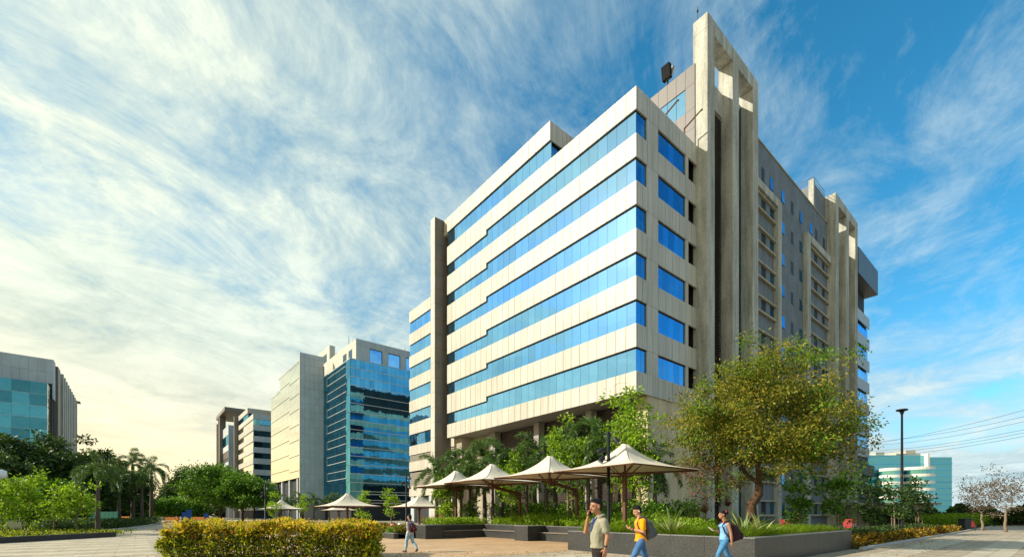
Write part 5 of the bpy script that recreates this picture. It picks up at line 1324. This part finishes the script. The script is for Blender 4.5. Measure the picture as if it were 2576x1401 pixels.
def hand(m, wrist, d, palm_n, size=1.0, curl=.5):
    """palm, four unequal bent fingers and a thumb off the side; d = pointing direction, palm_n = palm normal"""
    w = Vector(wrist); d = Vector(d).normalized(); n = Vector(palm_n); n = (n - d * n.dot(d)).normalized(); s = d.cross(n)
    c = w + d * .045 * size; R = Matrix((s, n, d)).transposed()
    m.ell(c + d * .01, (.042 * size, .019 * size, .056 * size), 10, 8, R)
    for i, ln in enumerate((.062, .073, .068, .052)):
        base = w + d * .088 * size + s * (-.030 + .02 * i) * size
        k1 = base + (d * math.cos(curl * .5) + n * math.sin(curl * .5)) * ln * .5 * size
        k2 = k1 + (d * math.cos(curl * 1.3) + n * math.sin(curl * 1.3)) * ln * .5 * size
        m.tube([base - d * .02, base, k1, k2, k2 + (k2 - k1) * .1], [.009 * size, .0095 * size, .009 * size, .0078 * size, .004], 7)
    tb = w + d * .03 * size - s * .036 * size; t1 = tb + (d * .6 - s * .55 + n * .35) * .038 * size; t2 = t1 + (d * .8 - s * .1 + n * .5) * .034 * size
    m.tube([tb, t1, t2], [.013 * size, .011 * size, .008 * size], 7)
def head(m, base, H, yaw=0., pitch=0., fem=False):
    """skull, jaw, nose, ears, neck; base = centre of head; forward is +x before yaw and pitch"""
    Rm = Matrix.Rotation(yaw, 3, 'Z') @ Matrix.Rotation(pitch, 3, 'Y'); c = Vector(base); k = H / .23
    def e(p, r): m.ell(c + Rm @ (Vector(p) * k), tuple(q * k for q in r), 14, 10, Rm)
    e((-.012, 0, .030), (.094, .074, .086)); e((.028, 0, -.035), (.062, .058, .072)); e((.055, 0, -.078), (.032, .034, .03))
    e((.092, 0, -.018), (.020, .013, .026)); e((.098, 0, -.032), (.013, .017, .010)); e((.082, 0, .012), (.012, .05, .012))
    e((.083, 0, -.058), (.011, .024, .007)); e((.080, 0, -.070), (.011, .021, .007))
    for s in (-1, 1): e((-.012, s * .076, -.012), (.019, .009, .032))
    return Rm, k
def person(name, label, loc, rotz, P):
    T = thing(name, label, 'person', loc, rotz)
    b = MB(); H = P['H']; hip, sh, sp = P['hip'], P['sh'], P.get('bust', .0)
    # torso rings: x forward, y left, z up
    lean = P.get('lean', 0.); bel = P.get('belly', 0.); g = P.get('girth', 1.0)
    zt = sh - hip
    def ring(t, rx, ry, dx=0.): return (lean * t + dx, 0, hip + zt * t, rx * g, ry * g)
    tor = [ring(-.16, .085, .12), ring(-.02, .112, .155), ring(.18, .105 + bel * .4, .142, bel * .4), ring(.40, .100 + bel * .7, .138, bel * .6), ring(.66, .108 + bel * .25, .155, bel * .2 + sp * .4), ring(.80, .110 + sp, .168, sp * .7), ring(.95, .080, .170 if not P.get('fem') else .150, -.005), ring(1.04, .055, .085)]
    b.loft(tor)
    nb = Vector((lean * 1.04, 0, hip + zt * 1.02)); hc = Vector(P['head']); limb(b, [nb, hc + Vector((-.012, 0, -.06))], [.055, .052])
    Rm, k = head(b, hc, P.get('hh', .23), P.get('yaw', 0), P.get('pitch', 0))
    for side, arm in P['arms'].items():
        s, e, w = [Vector(q) for q in arm['j']]; limb(b, [s, e], [.046, .038]); limb(b, [e, (e + w) / 2, w], [.039, .035, .024])
        hand(b, w, arm.get('d', w - e), arm['n'], P.get('hs', 1.0), arm.get('curl', .5))
    for side, leg in P['legs'].items():
        h, kn, an, toe = [Vector(q) for q in leg]; limb(b, [h, kn], [.078, .05]); limb(b, [kn, (kn + an) / 2 + Vector((-.012, 0, .03)), an], [.05, .05, .034]); limb(b, [an + Vector((0, 0, -.03)), toe], [.035, .028])
    body = b.build('body', M[P.get('skin', 'skin')], T); fuse(body, .0085, 2)
    # shirt
    m = MB(); ex = P.get('shirt_ex', .016)
    hem = P.get('hem', -.14); rings = [(x, y, z, rx + ex, ry + ex) for x, y, z, rx, ry in tor]
    lo = (rings[1][0], 0, hip + zt * hem, rings[1][3] + .030, rings[1][4] + .016)
    up = rings[1:-1] if hem < -.02 else [r for r in rings[1:-1] if r[2] > lo[2] + .03]
    m.loft([lo] + up + ([] if P.get('tank') else [(rings[-1][0] - .005, 0, rings[-1][2] - .012, .066, .080)]))
    sl = P.get('sleeve', .75)
    if not P.get('tank'):
        for side, arm in P['arms'].items():
            s, e, w = [Vector(q) for q in arm['j']]
            if sl <= 1: limb(m, [s, s.lerp(e, sl)], [.066, .060])
            else: limb(m, [s, e], [.064, .052]); limb(m, [e, e.lerp(w, sl - 1)], [.052, .044])
    shirt = m.build('shirt', M[P['shirt']], T); fuse(shirt, .012, 4); folds(shirt, .022)
    if P.get('collar'):
        m = MB(); c = nb + Vector((.005, 0, .005)); pts = [c + Vector((.068 * math.cos(t), .070 * math.sin(t), .018 - .03 * math.cos(t))) for t in [i * 2 * math.pi / 18 + .3 for i in range(18)]]; m.tube(pts, .017, 6, True, 1.6); m.build('collar', M[P['shirt']], shirt, True)
    # trousers
    m = MB(); q = P.get('trouser_ex', .018)
    m.loft([(0, 0, hip - .13, .07 * g + q, .10 * g + q), (0, 0, hip - .05, .098 * g + q, .142 * g + q), (lean * .02, 0, hip + zt * .17, .10 * g + bel * .35 + q * .5, .138 * g + q * .5)])
    for side, leg in P['legs'].items():
        h, kn, an, toe = [Vector(x) for x in leg]; hm = an + Vector((0, 0, .02)); limb(m, [h, h.lerp(kn, .5), kn], [.082 + q, .070 + q, .053 + q]); limb(m, [kn, (kn + an) / 2 + Vector((-.014, 0, .03)), hm], [.053 + q, .052 + q, P.get('cuff', .045) + q * .5])
    tr = m.build('trousers', M[P['trousers']], T); fuse(tr, .013, 4); folds(tr, .014)
    for side, leg in P['legs'].items():
        an, toe = Vector(leg[2]), Vector(leg[3]); m = MB(); d = (toe - an); d2 = Vector((d.x, d.y, 0)).normalized() if abs(d.x) + abs(d.y) > .02 else Vector((1, 0, 0))
        limb(m, [an + Vector((-.02, 0, -.055)), an.lerp(toe, .6) + Vector((0, 0, -.005)), toe], [.043, .042, .033]); m.tube([an + Vector((0, 0, -.06)), an + Vector((0, 0, .0))], [.046, .042], 10); o = m.build('shoe', M[P.get('shoe', 'black')], T); fuse(o, .010, 2)
    # hair
    m = MB()
    def e(p, r): m.ell(hc + Rm @ (Vector(p) * k), tuple(x * k for x in r), 14, 10, Rm)
    if P['hair'] == 'short': e((-.022, 0, .058), (.096, .079, .070)); e((-.052, 0, .015), (.064, .077, .078)); e((.030, 0, .100), (.062, .056, .030)); e((-.06, 0, -.04), (.04, .06, .04))
    elif P['hair'] == 'bun': e((-.020, 0, .050), (.098, .080, .074)); e((-.050, 0, .010), (.066, .079, .080)); e((-.135, 0, .045), (.052, .05, .048))
    else: e((-.018, 0, .052), (.098, .081, .074)); e((-.050, 0, .000), (.070, .081, .095)); e((-.06, 0, -.075), (.055, .072, .06))
    fuse(m.build('hair', M['hair'], T), .009, 2)
    if P['hair'] == 'bun': m = MB(); m.ell(hc + Rm @ Vector((-.098 * k, .03, .075 * k)), (.022, .03, .022), 10, 8); m.build('hair_tie', M['red_tie'], T, True)
    for s in (-1, 1):
        m = MB(); m.ell(hc + Rm @ (Vector((.079, s * .030, .003)) * k), (.005, .010, .005), 8, 6, Rm); m.build('eye', M['black'], T, True)
        m = MB(); a = [hc + Rm @ (Vector(q) * k) for q in ((.090, s * .012, .020), (.089, s * .032, .026), (.074, s * .052, .020))]; m.tube(a, [.0025, .0035, .002], 5); m.build('eyebrow', M['hair'], T)
    if P.get('moustache'):
        m = MB(); a = [hc + Rm @ (Vector(q) * k) for q in ((.084, -.028, -.054), (.096, -.012, -.047), (.096, .012, -.047), (.084, .028, -.054))]; m.tube(a, [.003, .007, .007, .003], 6); m.build('moustache', M['hair'], T)
    return T
def backpack(name, label, person_o, c, dims, mat, straps, tilt=0.1, handle=True):
    """c: centre of the bag's back panel in the person's frame; dims: depth, width, height"""
    T = thing(name, label, 'backpack', person_o.location, person_o.rotation_euler.z)
    dp, w, h = dims; m = MB()
    n = 10; rings = []
    for i in range(n + 1):
        t = i / n; z = -h / 2 + h * t; f = (1 - abs(2 * t - 1) ** 3.2) ** .42 if 0 < t < 1 else .25
        ff = f * (1.05 - .30 * t); rings.append((-dp / 2 * ff * 1.0 + z * tilt, 0, z, dp / 2 * ff + .01, w / 2 * (f * .9 + .1)))
    m.loft(rings, 18); o = m.build('bag_body', M[mat], T, True); o.location = c
    m = MB(); m.loft([(-dp * .93, 0, -h * .36, .03, w * .30), (-dp * 1.02, 0, -h * .25, .055, w * .36), (-dp * .96, 0, -h * .02, .05, w * .35), (-dp * .84, 0, h * .08, .02, w * .28)], 14); pk = m.build('front_pocket', M[mat], o, True)
    m = MB(); pts = [(-dp * .86 + .16 * h * tilt, w * .5 * math.cos(a), h * .16 + h * .26 * math.sin(a)) for a in [math.pi * i / 12 for i in range(13)]]; m.tube(pts, .006, 5); m.build('zip', M['black'], o)
    m = MB(); m.tube([(-dp * 1.05, -w * .2, h * .02), (-dp * 1.05, -w * .2, -h * .08)], .008, 5); m.build('zip_pull', M['white'], o)
    if handle: m = MB(); m.tube([(-.02, -.05, h * .47), (-.04, -.03, h * .56), (-.04, .03, h * .56), (-.02, .05, h * .47)], .010, 6); m.build('grab_handle', M['black'], o)
    for pts in straps: m = MB(); m.tube([Vector(p) for p in pts], .026, 6, True, .35); m.build('shoulder_strap', M[mat], T)
    return T
def phone(label, loc, rot, mat='black', size=(.072, .010, .148)):
    T = thing('phone', label, 'phone', loc); T.rotation_euler = rot
    m = MB(); m.box(-size[0] / 2, size[0] / 2, -size[1] / 2, size[1] / 2, -size[2] / 2, size[2] / 2); o = m.build('case', M[mat], T); b = o.modifiers.new('b', 'BEVEL'); b.width = .006; b.segments = 3
    m = MB(); m.box(-size[0] * .45, size[0] * .45, -size[1] / 2 - .001, -size[1] / 2 - .0004, -size[2] * .45, size[2] * .45); m.build('screen', M['black'], T)
LEFT = math.pi      # people walk towards -X: their local +x maps there
def wpt(T, p):
    c, s = math.cos(T.rotation_euler.z), math.sin(T.rotation_euler.z); return Vector((T.location.x + p[0] * c - p[1] * s, T.location.y + p[0] * s + p[1] * c, T.location.z + p[2]))
# note: with rotz = pi local +y (their left) maps to -Y, i.e. towards the camera

# man on the phone
Y = 7.6
P = dict(H=1.80, hip=.96, sh=1.485, head=(.045, 0, 1.680), hh=.243, yaw=.22, pitch=.06, girth=.86, belly=.040, lean=-.025, hem=.05, collar=True, moustache=True, hair='short', shirt='shirt_khaki', trousers='trousers_black', sleeve=.74, shirt_ex=.016,
         arms={'l': dict(j=((-.03, .178, 1.445), (-.085, .205, 1.20), (-.045, .215, 1.0)), n=(0, -1, 0), d=(.12, .02, -1), curl=.35), 'r': dict(j=((-.02, -.17, 1.445), (.165, -.21, 1.24), (.150, -.105, 1.51)), n=(-.6, .6, 0), d=(-.12, .22, 1), curl=1.0)},
         legs={'l': ((0, .085, .93), (.07, .09, .52), (.0, .10, .09), (.17, .11, .035)), 'r': ((0, -.085, .93), (-.06, -.10, .53), (-.30, -.10, .16), (-.20, -.10, .035))})
T = person('person', 'man in a khaki short sleeved shirt and black trousers talking on a phone', (gx(1506, Y), Y, 0), LEFT + .12, P)
m = MB(); m.tube([(-.046, .215, 1.045), (-.045, .215, 1.02)], .034, 12); m.ell((-.045, .248, 1.03), (.02, .008, .018), 8, 6); m.build('watch', M['black'], T)
m = MB(); m.tube([(.04, .055, 1.505), (.085, .045, 1.44), (.115, .02, 1.35), (.125, .0, 1.25)], .012, 6, True, .4); m.tube([(.04, -.055, 1.505), (.085, -.045, 1.44), (.115, -.02, 1.35), (.125, .0, 1.25)], .012, 6, True, .4); m.build('lanyard', M['lanyard'], T)
phone('black phone held to the ear of the man in khaki', wpt(T, (.128, -.080, 1.605)), (0, -.4, .5))

# man in orange
Y = 10.8
P = dict(H=1.75, hip=.98, sh=1.45, head=(.085, 0, 1.625), hh=.232, yaw=.1, pitch=.42, girth=.94, lean=.02, hem=-.14, hair='short', shirt='shirt_orange', trousers='jeans', sleeve=.80, skin='skin_light',
         arms={'l': dict(j=((0, .18, 1.41), (-.005, .215, 1.14), (.235, .10, 1.20)), n=(0, -.5, .8), curl=.8), 'r': dict(j=((0, -.18, 1.41), (.0, -.215, 1.14), (.24, -.06, 1.21)), n=(0, .5, .8), curl=.8)},
         legs={'l': ((0, .09, .94), (.20, .10, .55), (.30, .10, .12), (.47, .11, .05)), 'r': ((0, -.09, .94), (-.13, -.10, .53), (-.36, -.10, .20), (-.28, -.10, .06))})
T = person('person', 'young man in an orange shirt and blue jeans looking down at his phone', (gx(1612, Y), Y, 0), LEFT, P)
m = MB(); m.tube([(.20, .118, 1.19), (.222, .108, 1.197)], .034, 12); m.build('watch', M['black'], T)
m = MB(); m.ell((.06, .087, 1.615), (.012, .008, .014), 8, 6); m.build('earbud', M['white'], T)
backpack('backpack', 'grey backpack on the man in the orange shirt', T, (-.105, 0, 1.20), (.22, .30, .50), 'bag_grey',
         [[(-.10, .11, 1.40), (-.03, .115, 1.485), (.06, .115, 1.46), (.115, .12, 1.32), (.06, .16, 1.12), (-.09, .15, 1.02)], [(-.10, -.11, 1.40), (-.03, -.115, 1.485), (.06, -.115, 1.46), (.115, -.12, 1.32), (.06, -.16, 1.12), (-.09, -.15, 1.02)]], .12)
phone('dark phone in the hands of the man in orange', wpt(T, (.345, .02, 1.235)), (-1.05, 0, math.pi / 2))

# woman in blue
Y = 12.0
P = dict(H=1.63, hip=.90, sh=1.335, head=(.055, 0, 1.535), hh=.215, yaw=.05, pitch=.08, girth=.86, lean=-.03, bust=.035, hem=-.03, fem=True, tank=True, hair='bun', shirt='top_blue', trousers='leggings', trouser_ex=.010, shirt_ex=.012, skin='skin', hs=.88, cuff=.036,
         arms={'l': dict(j=((-.03, .158, 1.30), (-.085, .185, 1.06), (-.10, .20, .835)), n=(0, -1, 0), d=(-.25, .03, -1), curl=.5), 'r': dict(j=((-.03, -.155, 1.30), (-.02, -.19, 1.06), (.20, -.12, 1.115)), n=(0, .5, .8), curl=.9)},
         legs={'l': ((0, .085, .86), (.20, .09, .50), (.22, .09, .10), (.38, .10, .035)), 'r': ((0, -.085, .86), (-.12, -.09, .48), (-.37, -.09, .20), (-.29, -.09, .06))})
T = person('person', 'woman in a light blue tank top and blue leggings holding a white phone', (gx(1822, Y), Y, 0), LEFT, P)
backpack('backpack', 'large dark purple backpack on the woman in blue', T, (-.120, 0, 1.07), (.30, .34, .50), 'bag_purple',
         [[(-.11, .10, 1.27), (-.05, .105, 1.365), (.03, .108, 1.35), (.095, .11, 1.25), (.06, .15, 1.08), (-.09, .14, .93)], [(-.11, -.10, 1.27), (-.05, -.105, 1.365), (.03, -.108, 1.35), (.095, -.11, 1.25), (.06, -.15, 1.08), (-.09, -.14, .93)]], .05)
phone('white phone in the raised hand of the woman in blue', wpt(T, (.315, -.085, 1.155)), (-.9, 0, math.pi / 2), 'white')

# woman in stripes, full figure
Y = 18.6
P = dict(H=1.53, hip=.84, sh=1.25, head=(.03, 0, 1.435), hh=.208, yaw=.15, pitch=0, girth=.84, lean=-.02, bust=.03, hem=-.10, fem=True, hair='bob', shirt='stripe', trousers='jeans_pale', trouser_ex=.012, skin='skin', sleeve=1.35, shoe='shoe', hs=.85, cuff=.036,
         arms={'l': dict(j=((-.02, .150, 1.215), (-.06, .20, 1.0), (-.17, .205, .80)), n=(0, -1, 0), curl=.6), 'r': dict(j=((-.02, -.15, 1.215), (.06, -.21, 1.0), (.22, -.20, .83)), n=(0, 1, 0), curl=.8)},
         legs={'l': ((0, .08, .80), (.10, .085, .45), (.14, .085, .085), (.29, .095, .03)), 'r': ((0, -.08, .80), (-.08, -.085, .43), (-.30, -.085, .15), (-.25, -.085, .035))})
T = person('person', 'woman in a striped top and pale jeans walking left of the benches', (gx(1031, Y), Y, 0), LEFT - .5, P)
backpack('backpack', 'small maroon backpack on the woman in stripes', T, (-.110, 0, 1.0), (.17, .27, .36), 'bag_maroon',
         [[(-.10, .09, 1.17), (-.04, .095, 1.275), (.03, .10, 1.26), (.09, .10, 1.15), (.05, .14, 1.0), (-.08, .12, .90)], [(-.10, -.09, 1.17), (-.04, -.095, 1.275), (.03, -.10, 1.26), (.09, -.10, 1.15), (.05, -.14, 1.0), (-.08, -.12, .90)]], .05)
B = thing('water_bottle', 'small clear white bottle in the hand of the woman in stripes', 'bottle', wpt(T, (.25, -.18, .70)))
m = MB(); m.tube([(0, 0, -.09), (0, 0, -.085), (0, 0, .05), (0, 0, .075), (0, 0, .085)], [.025, .03, .03, .014, .014], 12); m.build('bottle_body', M['white'], B, True)
m = MB(); m.tube([(0, 0, .085), (0, 0, .10)], .016, 10); m.build('cap', M['blue_paint'], B)
